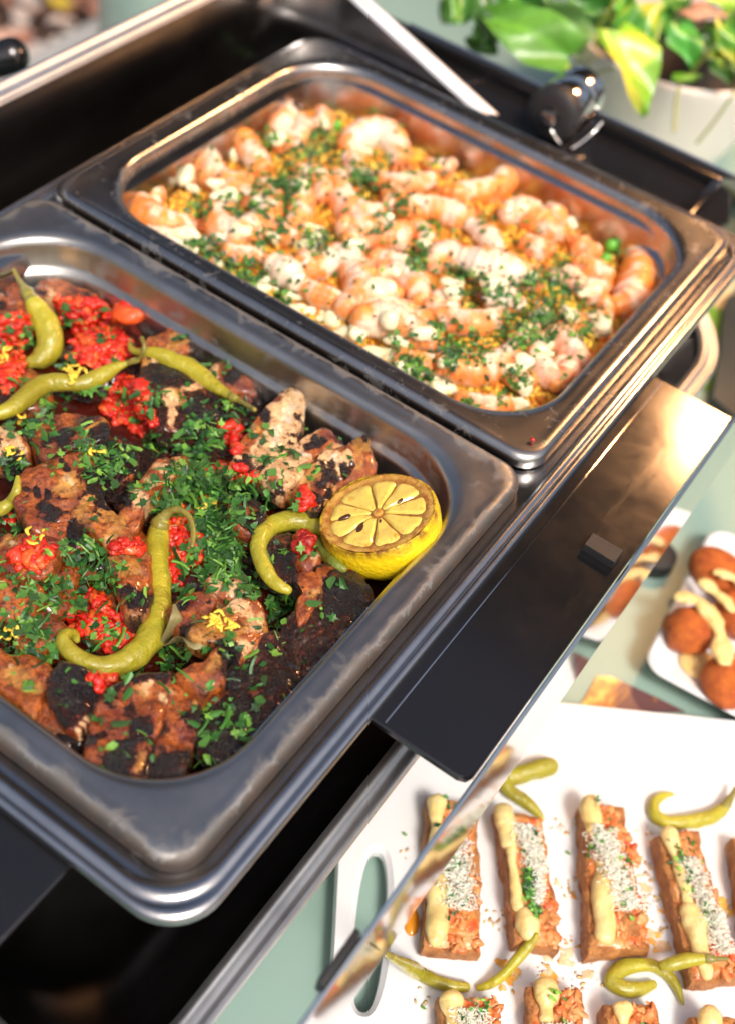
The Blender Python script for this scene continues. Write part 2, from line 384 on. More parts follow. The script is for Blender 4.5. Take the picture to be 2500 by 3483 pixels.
for i in range(2600):
    q = ctr + ed * rnd.uniform(-.9, .9) + en * rnd.uniform(-.35, 1.6)
    if (q - e0[:2]) @ en < .015: continue
    L = rnd.uniform(.025, .07); W_ = rnd.uniform(.3, .7) * L; H = rnd.uniform(.006, .014)
    m = (Matrix.Translation((q[0], q[1], GZ - .035 + rnd.uniform(0, .05))) @ Matrix.Rotation(rnd.uniform(0, 6.3), 4, 'Z') @ Matrix.Rotation(rnd.gauss(0, .4), 4, 'X') @ Matrix.Rotation(rnd.gauss(0, .4), 4, 'Y'))
    for x, y, z in ((-1, -.6, 0), (-.3, -1, 0), (.9, -.7, 0), (1, .5, 0), (.1, 1, 0), (-.8, .6, 0)): V.append(m @ Vector((x * L / 2, y * W_ / 2, H / 2 * rnd.uniform(.3, 1))))
    for x, y, z in ((-1, -.6, 0), (-.3, -1, 0), (.9, -.7, 0), (1, .5, 0), (.1, 1, 0), (-.8, .6, 0)): V.append(m @ Vector((x * L / 2, y * W_ / 2, -H / 2)))
    Fc.append(tuple(range(n, n + 6)))
    for k in range(6): Fc.append((n + k, n + 6 + k, n + 6 + (k + 1) % 6, n + (k + 1) % 6))
    c = chipc[rnd.randrange(6)]; col += [c] * 12; n += 12
mk('bark_mulch', V, Fc, 'mulch', smooth=False, col=np.array(col), label='reddish brown bark chips covering the planting bed behind the concrete', cat='mulch', kind='stuff')
q = onz(*(205, 55), GZ)
V, Fc = loft([np.array([(q[0] + r * math.cos(t), q[1] + r * .7 * math.sin(t), GZ + .03 + h) for t in np.linspace(0, 6.283, 10)[:-1]]) for r, h in ((.03, 0), (.035, .004), (.015, .012))], True, True)
simple('yellow_leaf', (.75, .52, .05), (.6, .4, .03), 30, .5)
mk('fallen_leaf', V, Fc, 'yellow_leaf', label='yellow fallen leaf lying on the bark chips', cat='leaf')

# table
tb = empty('table', (.5, .3, GZ), label='sage green painted table under the chafing dish and platters', cat='table')
V, Fc = rloft(-.22, 1.25, -.75, 1.02, [(.012, TABLE_Z - .03, .03), (.002, TABLE_Z - .027, .038), (0, TABLE_Z - .02, .04), (0, TABLE_Z - .008, .04), (.003, TABLE_Z - .002, .038), (.008, TABLE_Z, .034)], 8, True, True)
adopt(mk('table_top', V, Fc, 'table_paint', smooth='auto'), tb)
for x in (-.1, 1.12):
    for y in (-.62, .88):
        adopt(mk('leg', *box(x - .03, x + .03, y - .03, y + .03, GZ, TABLE_Z - .029, .006), 'table_paint', smooth='auto'), tb)

# sage drum standing behind the lid
DC = atdepth(760, 40, 1.62); DRr = .166
rings = []
for r, z in ((.95, GZ), (1, GZ + .015), (1.0, GZ + .2), (1.0, -.30), (1.0, -.16), (.985, -.13), (.94, -.12), (.5, -.12)):
    rings.append(np.array([(DC[0] + DRr * r * math.cos(t), DC[1] + DRr * r * math.sin(t), z) for t in np.linspace(0, 2 * math.pi, 49)[:-1]]))
V, Fc = loft(rings, True, True)
mk('drum_stool', V, Fc, 'drum_paint', smooth='auto', label='pale sage green round drum standing on the concrete behind the open lid', cat='stool')

# unseen cover outside the frame, added to darken the reflections in the steel
aw = empty('unseen_awning', (-1.2, 2.6, GZ), label='unseen dark fabric cover on posts, added to darken the steel reflections', cat='unseen_awning')
AW = [(-1.3, .80), (.70, .72), (.78, 2.5), (-1.3, 2.3)]
V = [(x, y, 1.10 + (.06 if i in (2, 3) else 0)) for i, (x, y) in enumerate(AW)]; V += [(x, y, z + .02) for x, y, z in V]
adopt(mk('unseen_cover', V, [(3, 2, 1, 0), (4, 5, 6, 7)] + [(i, (i + 1) % 4, 4 + (i + 1) % 4, 4 + i) for i in range(4)], 'unseen_awning', smooth=False), aw)
for i, (x, y) in enumerate(AW):
    cx, cy = np.mean([p[0] for p in AW]), np.mean([p[1] for p in AW]); x += (cx - x) * .04 - (.5 if False else 0); y += (cy - y) * .04
    adopt(mk('unseen_post', *box(x - .03, x + .03, y - .03, y + .03, GZ, 1.105, .004), 'unseen_post', smooth='auto'), aw)

# heat lamp beyond the far right corner of the dish (its glow shows on the steel)
_g = onz(2425, 1440, -.0115); _r = ray(2425, 1440) * np.array([1, 1, -1]); LAMP = Vector(_g + _r * .62)
hl = empty('heat_lamp', (LAMP.x, LAMP.y, LAMP.z), label='hanging heat lamp glowing orange above the right end of the chafing dish', cat='lamp')
def lathe(prof, c, n=32, cap0=False, cap1=False): return loft([np.array([(c[0] + r * math.cos(t), c[1] + r * math.sin(t), c[2] + z) for t in np.linspace(0, 2 * math.pi, n + 1)[:-1]]) for r, z in prof], cap0, cap1)
adopt(mk('bulb', *lathe([(.004, -.03), (.02, -.026), (.03, -.01), (.028, .01), (.015, .035), (.012, .05)], LAMP, 24, True, True), 'bulb'), hl)
adopt(mk('lamp_shade', *lathe([(.10, -.02), (.095, .02), (.06, .06), (.02, .085), (.018, .088), (.062, .063), (.098, .021), (.103, -.02)], LAMP), 'lid_steel'), hl)
adopt(mk('cord', *lathe([(.004, .04), (.004, 1.11 - LAMP.z)], LAMP, 8, True, True), 'rubber'), hl)

# ------------------------------------------------------------------ chafing dish
ch = empty('chafing_dish', (.163, 0, TABLE_Z), label='rectangular stainless steel chafing dish with roll-top lid turned open', cat='chafing dish')
FX0, FX1, FY0, FY1 = -.009, .340, -.282, .277
prof = [(.045, -.060, .03), (.034, -.0115, .03), (.0300, -.0095, .03), (.0130, -.0095, .028), (.0105, -.0088, .027)]
V, Fc = rloft(FX0, FX1, FY0, FY1, prof, 10, False, False)
wp = adopt(mk('water_pan', V, Fc, 'flange_steel', smooth='auto'), ch)
prof = [(.0105, -.0088, .027), (.0088, -.0072, .026), (.0072, -.0064, .025), (.0056, -.0072, .025), (.0048, -.0082, .025), (.0038, -.0074, .024), (.0022, -.0066, .024), (.0007, -.0075, .023), (0, -.0095, .023), (.0004, -.0125, .023), (.003, -.0145, .022), (.012, -.0148, .022)]
adopt(mk('rolled_rim', *rloft(FX0, FX1, FY0, FY1, prof, 10, False, False), 'bead_steel'), wp).matrix_parent_inverse = Matrix.Identity(4)
prof = [(.012, -.0147, .022), (.016, -.030, .025), (.020, -.060, .03), (.035, -.074, .03)]
adopt(mk('body', *rloft(FX0, FX1, FY0, FY1, prof, 10, False, True), 'body_dark', smooth='auto'), ch)

# lid: rotated under the dish, rim tilted
LT = math.atan(.33 * 1.0); LU = np.array([math.cos(LT), 0, -math.sin(LT)]); LN = np.array([math.sin(LT), 0, math.cos(LT)]); L0 = np.array([-.042, 0, .0430])
LLEN = .415
def lidpts(ins, wv, r, n=12):
    p = rr(ins, LLEN - ins, -.338 + ins, .297 - ins, r, n); return L0 + p[:, :1] * LU + p[:, 1:2] * np.array([0, 1, 0]) + wv * LN
lidrings = lambda pr: [lidpts(*q) for q in pr]
V, Fc = loft(lidrings([(.013, -.0030, .045), (.0145, -.010, .046), (.017, -.045, .05), (.024, -.075, .055), (.045, -.098, .06), (.08, -.105, .06)]), False, True)
lid = adopt(mk('lid', V, [f[::-1] for f in Fc], 'lid_steel', smooth='auto'), ch)
V, Fc = loft(lidrings([(-.001, -.012, .055), (-.001, -.004, .055), (.0005, -.0004, .054), (.002, .0006, .053), (.0036, -.0004, .052), (.0046, -.0016, .051), (.0068, -.0016, .050), (.0080, -.0004, .049), (.0097, .0006, .048), (.0113, -.0004, .047), (.013, -.0030, .045)]))
q = mk('lid_rim', V, Fc, 'lid_rim_steel'); q.parent = lid
V, Fc = loft(lidrings([(-.001, -.012, .055), (.004, -.013, .053), (.008, -.03, .05), (.018, -.078, .055), (.042, -.101, .06), (.08, -.108, .06)]), False, True)
q = mk('lid_shell', V, Fc, 'lid_steel', smooth='auto'); q.parent = lid
# lid handle, a short black bar on two stubs beyond the far rim
ha = L0 + np.array([-.012, .045, .012]); P0, P1 = atdepth(-120, 232, .83), atdepth(52, 187, .83)
hb = [P0 + (P1 - P0) * t for t in (0, .4, .8, 1)]
V, Fc, _, _ = tube(hb, [.0125] * 4, 20, 4)
q = mk('lid_handle', V, Fc, 'panel_black'); q.parent = lid
mid = P0 + (P1 - P0) * .55; V, Fc, _, _ = tube([mid, mid + np.array([.012, .0, -.02]), L0 + np.array([.0, mid[1], -.008])], [.005] * 3, 10, 3)
q = mk('handle_stub', V, Fc, 'lid_steel'); q.parent = lid

# stand: ring band with legs
path = [(.03, -.343)]
for k in range(9): a_ = math.radians(-90 + 90 * k / 8); path.append((.328 + .06 * math.cos(a_), -.283 + .06 * math.sin(a_)))
for y in np.linspace(-.2, .2, 9): path.append((.388, y))
for k in range(9): a_ = math.radians(0 + 90 * k / 8); path.append((.328 + .06 * math.cos(a_), .283 + .06 * math.sin(a_)))
path.append((.03, .343)); path = np.array(path); T = np.gradient(path, axis=0); T /= np.linalg.norm(T, axis=1)[:, None]; NO = np.column_stack([T[:, 1], -T[:, 0]])
sec = [(0, -.0095), (.0010, -.0088), (.0022, -.0098), (.0068, -.0525), (.0068, -.054), (.0058, -.0545), (.0048, -.053), (.0002, -.0108)]
rings = [np.array([(*(path[i] + NO[i] * o), z) for o, z in sec]) for i in range(len(path))]
V, Fc = loft(rings, True, True); ring = adopt(mk('stand_band', V, Fc, 'ring_steel', smooth='auto'), ch)
for x, y in ((.381, .165), (.381, -.255), (.06, .338), (.06, -.338)):
    V, Fc, _, _ = tube([(x, y, -.022), (x, y, -.1), (x, y, TABLE_Z + .012)], [.007] * 3, 14, 3, endcap=False)
    lg = adopt(mk('leg', V, Fc, 'ring_steel', smooth='auto'), ch)
    q = mk('rubber_foot', *lathe([(.013, 0), (.014, .003), (.0135, .012), (.008, .014)], (x, y, TABLE_Z), 20, True, True), 'rubber', smooth='auto'); q.parent = lg
# black panels
def panel(poly, z0, z1, name='side_panel', mat='panel_black'):
    poly = np.array(poly); c = poly.mean(0); n_ = len(poly)
    def ring_(s, z): 
        d = poly - c; L = np.linalg.norm(d, axis=1)[:, None]; return np.column_stack([c + d * (L - s) / L, np.full(n_, z)])
    V, Fc = loft([ring_(.0006, z0), ring_(0, z0 + .0006), ring_(0, z1 - .0008), ring_(.0008, z1)], True, True)
    return adopt(mk(name, V, Fc, mat, smooth='auto'), ch)
def rpoly(x0, x1, y0, y1, r): return rr(x0, x1, y0, y1, r, 5)
sp = panel([(.329, .121), (.329, -.160), (.382, -.160), (.3855, -.1585), (.387, -.155), (.387, .121)][::-1], -.0155, -.0115)
panel([(.026, -.272), (.026, -.342), (.284, -.342), (.287, -.339), (.287, -.276)], -.0190, -.0150)
ne = panel([(.012, .268), (.305, .268), (.312, .300), (.30, .330), (.285, .342), (.012, .342)], -.0200, -.0155)
# raised border on the far panel, groove strip on the front panel
for x0, x1, y0, y1 in ((.012, .29, .330, .341), (.19, .196, .279, .331), (.286, .292, .279, .331)):
    q = mk('panel_border', *box(x0, x1, y0, y1, -.0157, -.0085, .0015), 'panel_black', smooth='auto'); adopt(q, ch)
q = mk('panel_seam', *box(.3447, .3453, -.158, .119, -.0117, -.0112, .0001), 'ring_steel', smooth='auto'); adopt(q, ch)
q = mk('panel_seam', *box(.0, .0012, -.032, .032, 0, .0006, .0001), 'ring_steel', smooth='auto'); q.location = (.098, .311, -.0157); q.rotation_euler = (0, 0, -.35); adopt(q, ch)
# rubber bumpers
def slabpx(pts, z, h, name, mat):
    P = np.array([onz(x, y, z + h) for x, y in pts]); c = P.mean(0)
    if np.cross(P[1] - P[0], P[2] - P[1])[2] < 0: P = P[::-1]
    rg = lambda s, zz: np.column_stack([(c + (P - c) * s)[:, :2], np.full(len(P), zz)])
    V, Fc = loft([rg(1, z), rg(1, z + h * .8), rg(.95, z + h), rg(.9, z + h)], True, True)
    return mk(name, V, Fc, mat, smooth='auto')
adopt(slabpx([(2014, 1810), (2122, 1872), (2090, 1915), (1985, 1850)], -.0115, .0045, 'bumper', 'rubber'), ch)
adopt(mk('bumper', *box(.3848, .3876, -.262, -.238, -.016, -.0072, .0007), 'rubber', smooth='auto'), ch)
# pivot: steel drum with black cap on the far side
PV = np.array([.176, 0, .004])
def ycyl(y0, y1, prof_r, name, mat, n=32):
    rings = [np.array([(PV[0] + r * math.cos(t), y, PV[2] + r * math.sin(t)) for t in np.linspace(0, 2 * math.pi, n + 1)[:-1]]) for y, r in prof_r]
    V, Fc = loft(rings, True, True); return adopt(mk(name, V, [f[::-1] for f in Fc], mat, smooth='auto'), ch)
ycyl(0, 0, [(.300, .017), (.302, .0178), (.318, .0178), (.320, .0170), (.322, .0178), (.334, .0178), (.336, .016)], 'lid_pivot', 'ring_steel')
ycyl(0, 0, [(.288, .012), (.289, .0165), (.291, .0185), (.300, .0185), (.3015, .017)], 'pivot_cap', 'rubber')
ycyl(0, 0, [(.283, .004), (.284, .006), (.289, .0065)], 'pivot_screw', 'lid_steel', 16)
V, Fc, _, _ = tube([(.180, .287, -.004), (.192, .289, -.013), (.197, .296, -.012), (.201, .31, -.006), (.203, .316, 0)], [.0011] * 5, 8, 4)
adopt(mk('pivot_spring', V, Fc, 'ring_steel'), ch)

# ------------------------------------------------------------------ food pans
def gnpan(name, y0, y1, mat, zoff, label, dx=0):
    x0, x1 = 0 + dx, .325 + dx
    prof = [(.0012, -.0085, .013), (0, -.0075, .0145), (0, -.0045, .0145), (.0006, -.0022, .014), (.0020, -.0006, .0135), (.0040, .0, .013), (.0065, -.0004, .018),
            (.0100, -.0008, .030), (.0125, -.0008, .042), (.0145, -.0014, .047), (.0160, -.0030, .047), (.0168, -.0060, .047), (.0174, -.0175, .047), (.0184, -.0192, .047), (.0205, -.0207, .045), (.0213, -.0225, .045),
            (.024, -.055, .045), (.028, -.062, .043), (.036, -.065, .04)]
    rings = []; al = []
    for ins, z, r in prof:
        p = rr(x0 + ins, x1 - ins, y0 + ins, y1 - ins, r, 14)
        rings.append(np.column_stack([p, np.full(len(p), z + zoff)]))
    # extra vertices along the straight runs, the same number on every ring
    cnt = [max(1, int(np.linalg.norm(b_ - a_) / .006)) for a_, b_ in zip(rings[5], np.roll(rings[5], -1, 0))]
    rings = [np.concatenate([[a_ + (b_ - a_) * j / k for j in range(k)] for a_, b_, k in zip(rg, np.roll(rg, -1, 0), cnt)]) for rg in rings]
    for i, rg in enumerate(rings):                       # slightly dented sheet metal
        rg[:, 2] += fbm(rg * np.array([1, 1, 0]), .09, 2, 5) * .0001
        al.append(np.full(len(rg), [1, 1, 1, .95, .85, .55, .35, .22, .2, .1, .1, .3, .35, .3, .4, .3, .2, .2, .2][i]))
    V, Fc = loft(rings, False, True)
    col = np.ones((len(V), 4)); col[:, 3] = np.concatenate(al)
    o = mk(name, V, Fc, mat, smooth='auto', col=col, label=label, cat='pan', group='food pans set into the chafing dish')
    o['label'] = label; return o
gnpan('food_pan', .002, .265, 'pan_steel', .0, 'clean half-size steel pan holding the shrimp and orange rice')
gnpan('food_pan', -.265, -.0015, 'pan_steel_stained', -.0012, 'brown-stained half-size steel pan holding charred chicken and a lemon half')
for px, py, c in ((1810, 1495, 'relish'),):
    V, Fc = ICO1; P = onz(px, py, .0012); mk('pepper_crumb', P + V * np.array([.0018, .0013, .0009]), Fc, 'relish', col=np.full((len(V), 3), (.5, .02, .01)), label='tiny red pepper crumb on the shrimp pan corner', cat='crumb')
# ------------------------------------------------------------------ chicken pan
CT = dict(char=(.014, .011, .010), brown=(.12, .026, .007), red=(.26, .028, .006), orange=(.58, .135, .012), golden=(.66, .32, .055), flesh=(.76, .48, .24), white=(.80, .62, .44), tan=(.42, .21, .065))
ZON = []
def zon(zf, typ, *pts):
    for x, y, r in pts: p = zf(x, y); ZON.append((p[0], p[1], r * .5528, typ))
zon(Z7, 'orange', (740, 1250, 70), (980, 1180, 90), (900, 1230, 80), (1120, 1250, 100), (640, 1470, 60), (1300, 1060, 110), (130, 980, 90), (200, 1050, 80), (230, 370, 110), (60, 300, 80), (1460, 1190, 55), (1400, 1310, 45), (700, 640, 70), (280, 1300, 60), (60, 540, 80), (140, 640, 80), (560, 60, 60), (830, 470, 60), (1180, 1120, 80), (1120, 1450, 50), (1000, 1400, 60), (1350, 560, 60))
zon(Z7, 'red', (720, 1380, 80), (1150, 1400, 60), (1200, 680, 90), (450, 1230, 70), (260, 170, 90), (60, 480, 60), (700, 1300, 50), (880, 1580, 60), (1540, 1180, 60), (1300, 1210, 60))
zon(Z7, 'golden', (1340, 780, 85), (1260, 840, 60), (680, 190, 95), (740, 130, 60), (90, 1080, 85), (180, 1160, 60), (520, 80, 60), (60, 250, 60), (770, 420, 60), (840, 400, 50), (1430, 860, 60), (920, 1150, 40), (1350, 1010, 50), (860, 1640, 40), (1190, 1250, 40))
zon(Z7, 'flesh', (1480, 650, 90), (1570, 760, 60), (1520, 900, 45), (1390, 540, 70), (130, 280, 25), (1040, 1200, 30), (940, 1130, 40), (560, 1300, 25), (520, 1370, 25), (490, 1450, 25), (640, 200, 30), (60, 1010, 25))
zon(Z7, 'char', (450, 1130, 125), (530, 1090, 80), (480, 250, 70), (450, 160, 50), (840, 610, 75), (1420, 970, 60), (1440, 1070, 80), (920, 1400, 65), (760, 1510, 60), (690, 1650, 110), (1010, 1690, 110), (1100, 1610, 60), (800, 1730, 80), (560, 1460, 50), (1290, 1330, 110), (1420, 1400, 120), (1480, 1500, 130), (1560, 1300, 90), (1250, 1470, 60), (1590, 560, 60), (300, 90, 60), (350, 50, 60), (1160, 640, 60), (1230, 1250, 30), (860, 1450, 40), (1120, 1350, 30), (40, 760, 50))
zon(Z5, 'orange', (200, 1420, 70), (300, 1430, 70), (540, 1320, 60), (340, 220, 70), (420, 1060, 50), (200, 1080, 50), (850, 1470, 45), (1600, 1060, 60), (90, 270, 70), (1000, 570, 60), (1140, 600, 50), (380, 1560, 60))
zon(Z5, 'golden', (540, 1540, 60), (500, 1440, 60), (1090, 580, 50), (430, 1480, 50), (1110, 930, 60), (600, 1140, 40), (1060, 890, 40))
zon(Z5, 'flesh', (1050, 970, 75), (1030, 920, 50), (1160, 850, 45), (1220, 830, 45), (1080, 1340, 60), (990, 1400, 50), (860, 1550, 60), (920, 1480, 40), (80, 1190, 70), (470, 1440, 40), (940, 690, 50), (360, 300, 35), (1340, 750, 45), (1070, 1050, 40), (300, 1340, 35))
zon(Z5, 'red', (1300, 900, 60), (1500, 870, 60), (280, 1380, 60), (110, 1560, 70), (60, 350, 60), (700, 1180, 50))
zon(Z5, 'char', (1000, 790, 95), (930, 840, 70), (1250, 970, 95), (1230, 1050, 80), (1380, 1010, 65), (350, 1150, 60), (560, 1010, 60), (640, 1210, 60), (230, 1490, 50), (330, 1510, 40), (770, 1550, 50), (720, 1330, 90), (640, 1380, 60), (1460, 780, 60), (560, 310, 40), (420, 1130, 50), (100, 1300, 60), (780, 370, 50))
zon(Z6, 'orange', (250, 450, 55), (220, 510, 50), (640, 1330, 60), (820, 1260, 70), (900, 1350, 40), (700, 1290, 40), (720, 770, 60), (330, 420, 40))
zon(Z6, 'red', (400, 220, 45), (740, 440, 75), (720, 740, 60), (620, 1150, 70), (240, 870, 60), (760, 1400, 60), (450, 1080, 40))
zon(Z6, 'flesh', (470, 320, 100), (530, 200, 65), (430, 430, 95), (340, 570, 70), (570, 560, 90), (510, 650, 80), (440, 640, 60), (770, 580, 80), (850, 570, 60), (680, 1190, 30), (600, 690, 40))
zon(Z6, 'white', (510, 300, 40), (460, 400, 40), (600, 540, 35), (790, 560, 35), (550, 170, 25))
zon(Z6, 'golden', (940, 500, 50), (640, 720, 50), (590, 770, 40), (680, 1420, 40), (970, 580, 40), (300, 400, 30))
zon(Z6, 'char', (350, 290, 35), (690, 480, 35), (800, 450, 30), (890, 610, 45), (770, 690, 65), (690, 830, 45), (280, 900, 50), (450, 1180, 85), (500, 1260, 60), (860, 1430, 125), (780, 1510, 100), (920, 1540, 100), (420, 1100, 50), (340, 960, 50), (880, 640, 40))
ZA = np.array([z[:3] for z in ZON])
def zonecol(px, W, base, seed):
    px = px + np.column_stack([fbm(W, .012, 3, seed + 71), fbm(W, .012, 3, seed + 72)]) * 30
    n1 = fbm(W, .010, 3, seed + 3); n2 = fbm(W, .004, 3, seed + 9); n3 = fbm(W, .022, 2, seed + 31)
    col = np.tile(np.array(CT['brown' if base == 'char' else base]), (len(px), 1)); chv = np.full(len(px), .62 if base == 'char' else 0.)
    for typ, th in (('red', .1), ('orange', .25), ('char', .12)):
        k = sstep(th, th + .25, (n3 + n1 * .7) * (1 if typ != 'char' else -1) + n2 * .3)
        if typ == 'char': chv = np.maximum(chv, k * .75)
        else: col = col * (1 - k[:, None] * .85) + np.array(CT[typ]) * k[:, None] * .85
    for x, y, r, typ in ZON:
        d = np.hypot(px[:, 0] - x, px[:, 1] - y) / r
        if d.min() > 2.4: continue
        k = sstep(1.3, .65, d + n1 * .45 + n2 * .3)
        if typ == 'char': k = sstep(1.75, .35, d + n1 * .45 + n2 * .3) if r > 29 else sstep(1.25, .45, d + n1 * .3 + n2 * .3)
        c = np.array(CT[typ]) * (1 + .22 * n2[:, None])
        if typ == 'char': chv = np.maximum(chv, k)
        else: col = col * (1 - k[:, None]) + c * k[:, None]; chv = chv * (1 - k * .9)
    return np.clip(np.column_stack([col, chv]), .004, .95)
food = Surf()
def slab(name, poly, zt, h, base, seed, label, tilt=(0, 0), crown=.17, ragged=1., parent=None, step=.0012):
    poly = np.array(poly, float); poly = poly.mean(0) + (poly - poly.mean(0)) * 1.07; B = catmull(poly, 8, True); c = B.mean(0)
    zc = zt; zb = zt - h * crown
    wc = onz(*c, zc); wb = np.array([onz(x, y, zb) for x, y in B])
    if np.sum(wb[:, 0] * np.roll(wb[:, 1], -1) - wb[:, 1] * np.roll(wb[:, 0], -1)) < 0: wb = wb[::-1]; B = B[::-1]
    per = np.linalg.norm(np.diff(wb, axis=0), axis=1).sum(); rad = np.linalg.norm(wb[:, :2] - wc[:2], axis=1).max()
    na = int(np.clip(per / (step * 1.15), 40, 190)); idx = np.linspace(0, len(B), na + 1)[:-1]
    i0 = idx.astype(int); fr = (idx - i0)[:, None]; wb = wb[i0] * (1 - fr) + wb[(i0 + 1) % len(B)] * fr; Bp = B[i0] * (1 - fr) + B[(i0 + 1) % len(B)] * fr
    rr_ = fbm(wb, .007, 3, seed + 50) * .05 * ragged + fbm(wb, .0025, 2, seed + 51) * .02 * ragged
    nrg = int(np.clip(rad / step, 8, 46)); ts = np.linspace(.02, 1, nrg)
    V = []; PX = []
    for t in ts:
        s = t * (1 + rr_ * t)[:, None]
        xy = wc[:2] + (wb[:, :2] - wc[:2]) * s; px = c + (Bp - c) * s
        z = zt - h * crown * (1 - np.sqrt(np.clip(1 - t ** 3.2, 0, 1))) + (px[:, 0] - c[0]) * tilt[0] + (px[:, 1] - c[1]) * tilt[1]
        V.append(np.column_stack([xy, z])); PX.append(px)
    edge = V[-1]
    for f, g in ((.35, 1.015), (.75, 1.01), (1.0, .93)):
        e = edge.copy(); e[:, :2] = wc[:2] + (edge[:, :2] - wc[:2]) * g; e[:, 2] -= h * (1 - crown) * f; V.append(e); PX.append(PX[nrg - 1])
    top = np.concatenate(V); PX = np.concatenate(PX)
    d = fbm(top, .022, 2, seed) * .0024 + fbm(top, .008, 3, seed + 1) * .0013 + fbm(top, .0026, 2, seed + 2) * .00045
    top[:, 2] += d; top[:, 0] += fbm(top, .006, 2, seed + 5) * .0007; top[:, 1] += fbm(top, .006, 2, seed + 6) * .0007
    col = zonecol(PX, top, base, seed)
    m = len(V); Fc = []
    for i in range(m - 1):
        for j in range(na):
            k = (j + 1) % na; Fc.append((i * na + j, (i + 1) * na + j, (i + 1) * na + k, i * na + k))
    Fc.append(tuple(range(na))); Fc.append(tuple(range(m * na - 1, (m - 1) * na - 1, -1)))
    o = mk(name, top, Fc, 'chicken', col=col, label=label, cat='chicken' if label else None, group='charred chicken pieces in the stained pan' if label else None)
    food.add(top, Fc); return o
# sauce bed
def grid(x0, x1, y0, y1, st):
    nx, ny = int((x1 - x0) / st), int((y1 - y0) / st); X, Y = np.meshgrid(np.linspace(x0, x1, nx), np.linspace(y0, y1, ny)); P = np.column_stack([X.ravel(), Y.ravel(), np.zeros(nx * ny)])
    return P, [(j * nx + i, j * nx + i + 1, (j + 1) * nx + i + 1, (j + 1) * nx + i) for j in range(ny - 1) for i in range(nx - 1)]
P, Fc = grid(.021, .304, -.2435, -.0225, .0022)
cr = .04; dx = np.maximum(np.abs(P[:, 0] - .1625) - (.1415 - cr), 0); dy = np.maximum(np.abs(P[:, 1] + .133) - (.1105 - cr), 0); dd = np.hypot(dx, dy)
k = np.where(dd > cr, cr / np.maximum(dd, 1e-9), 1); P[:, 0] = np.where(dd > cr, .1625 + np.sign(P[:, 0] - .1625) * ((.1415 - cr) + dx * k), P[:, 0]); P[:, 1] = np.where(dd > cr, -.133 + np.sign(P[:, 1] + .133) * ((.1105 - cr) + dy * k), P[:, 1])
P[:, 2] = -.0415 + fbm(P, .02, 3, 77) * .0016 + np.maximum(fbm(P, .006, 2, 78), 0) * .0012
mk('pan_sauce', P, Fc, 'sauce', label='dark red oily sauce pooled around the charred chicken', cat='sauce'); food.add(P, Fc)
# buried pieces fill the lower layer
LOW = [((60, 1330), 110, 'brown', 'dark chicken piece buried beside the pan wall under red relish'), ((330, 1250), 120, 'char', 'blackened chicken piece buried beneath the large red relish heap'), ((560, 1330), 110, 'char', 'blackened chicken piece buried under the thin green chili'),
       ((200, 1560), 120, 'brown', 'brown chicken piece buried under the long bent chili'), ((480, 1640), 130, 'char', 'blackened chicken piece under loose parsley between two relish heaps'), ((740, 1560), 110, 'char', 'blackened chicken piece buried beside the pale sliced breast'),
       ((700, 1780), 120, 'brown', 'dark chicken piece buried under the thickest parsley pile'), ((350, 1860), 130, 'brown', 'brown chicken piece buried left of the hooked chili stem'), ((150, 2010), 130, 'red', 'reddish chicken piece buried under scattered parsley and zest'),
       ((420, 2110), 130, 'brown', 'dark chicken piece under the red relish inside the hooked chili'), ((640, 2140), 100, 'char', 'blackened chicken piece buried right of the hooked chili'), ((880, 1850), 110, 'brown', 'dark chicken piece inside the curve of the small chili'), ((880, 2360), 130, 'char', 'blackened chicken piece sunk in sauce beside the front wall'), ((1130, 2070), 110, 'char', 'blackened chicken piece sunk in sauce below the lemon'), ((300, 2380), 130, 'brown', 'brown chicken piece buried along the near left wall')]
for i, (c, r, base, lab) in enumerate(LOW):
    pl = [(c[0] + r * (1 + .18 * math.sin(i * 2.1 + 3 * t)) * math.cos(t), c[1] + r * .85 * (1 + .15 * math.cos(i + 2 * t)) * math.sin(t)) for t in np.linspace(0, 2 * math.pi, 11)[:-1]]
    slab('chicken_piece', pl, -.0300, .010, base, 400 + i * 13, lab, crown=.6, step=.0016)
def zp(zf, pts): return [zf(x, y) for x, y in pts]
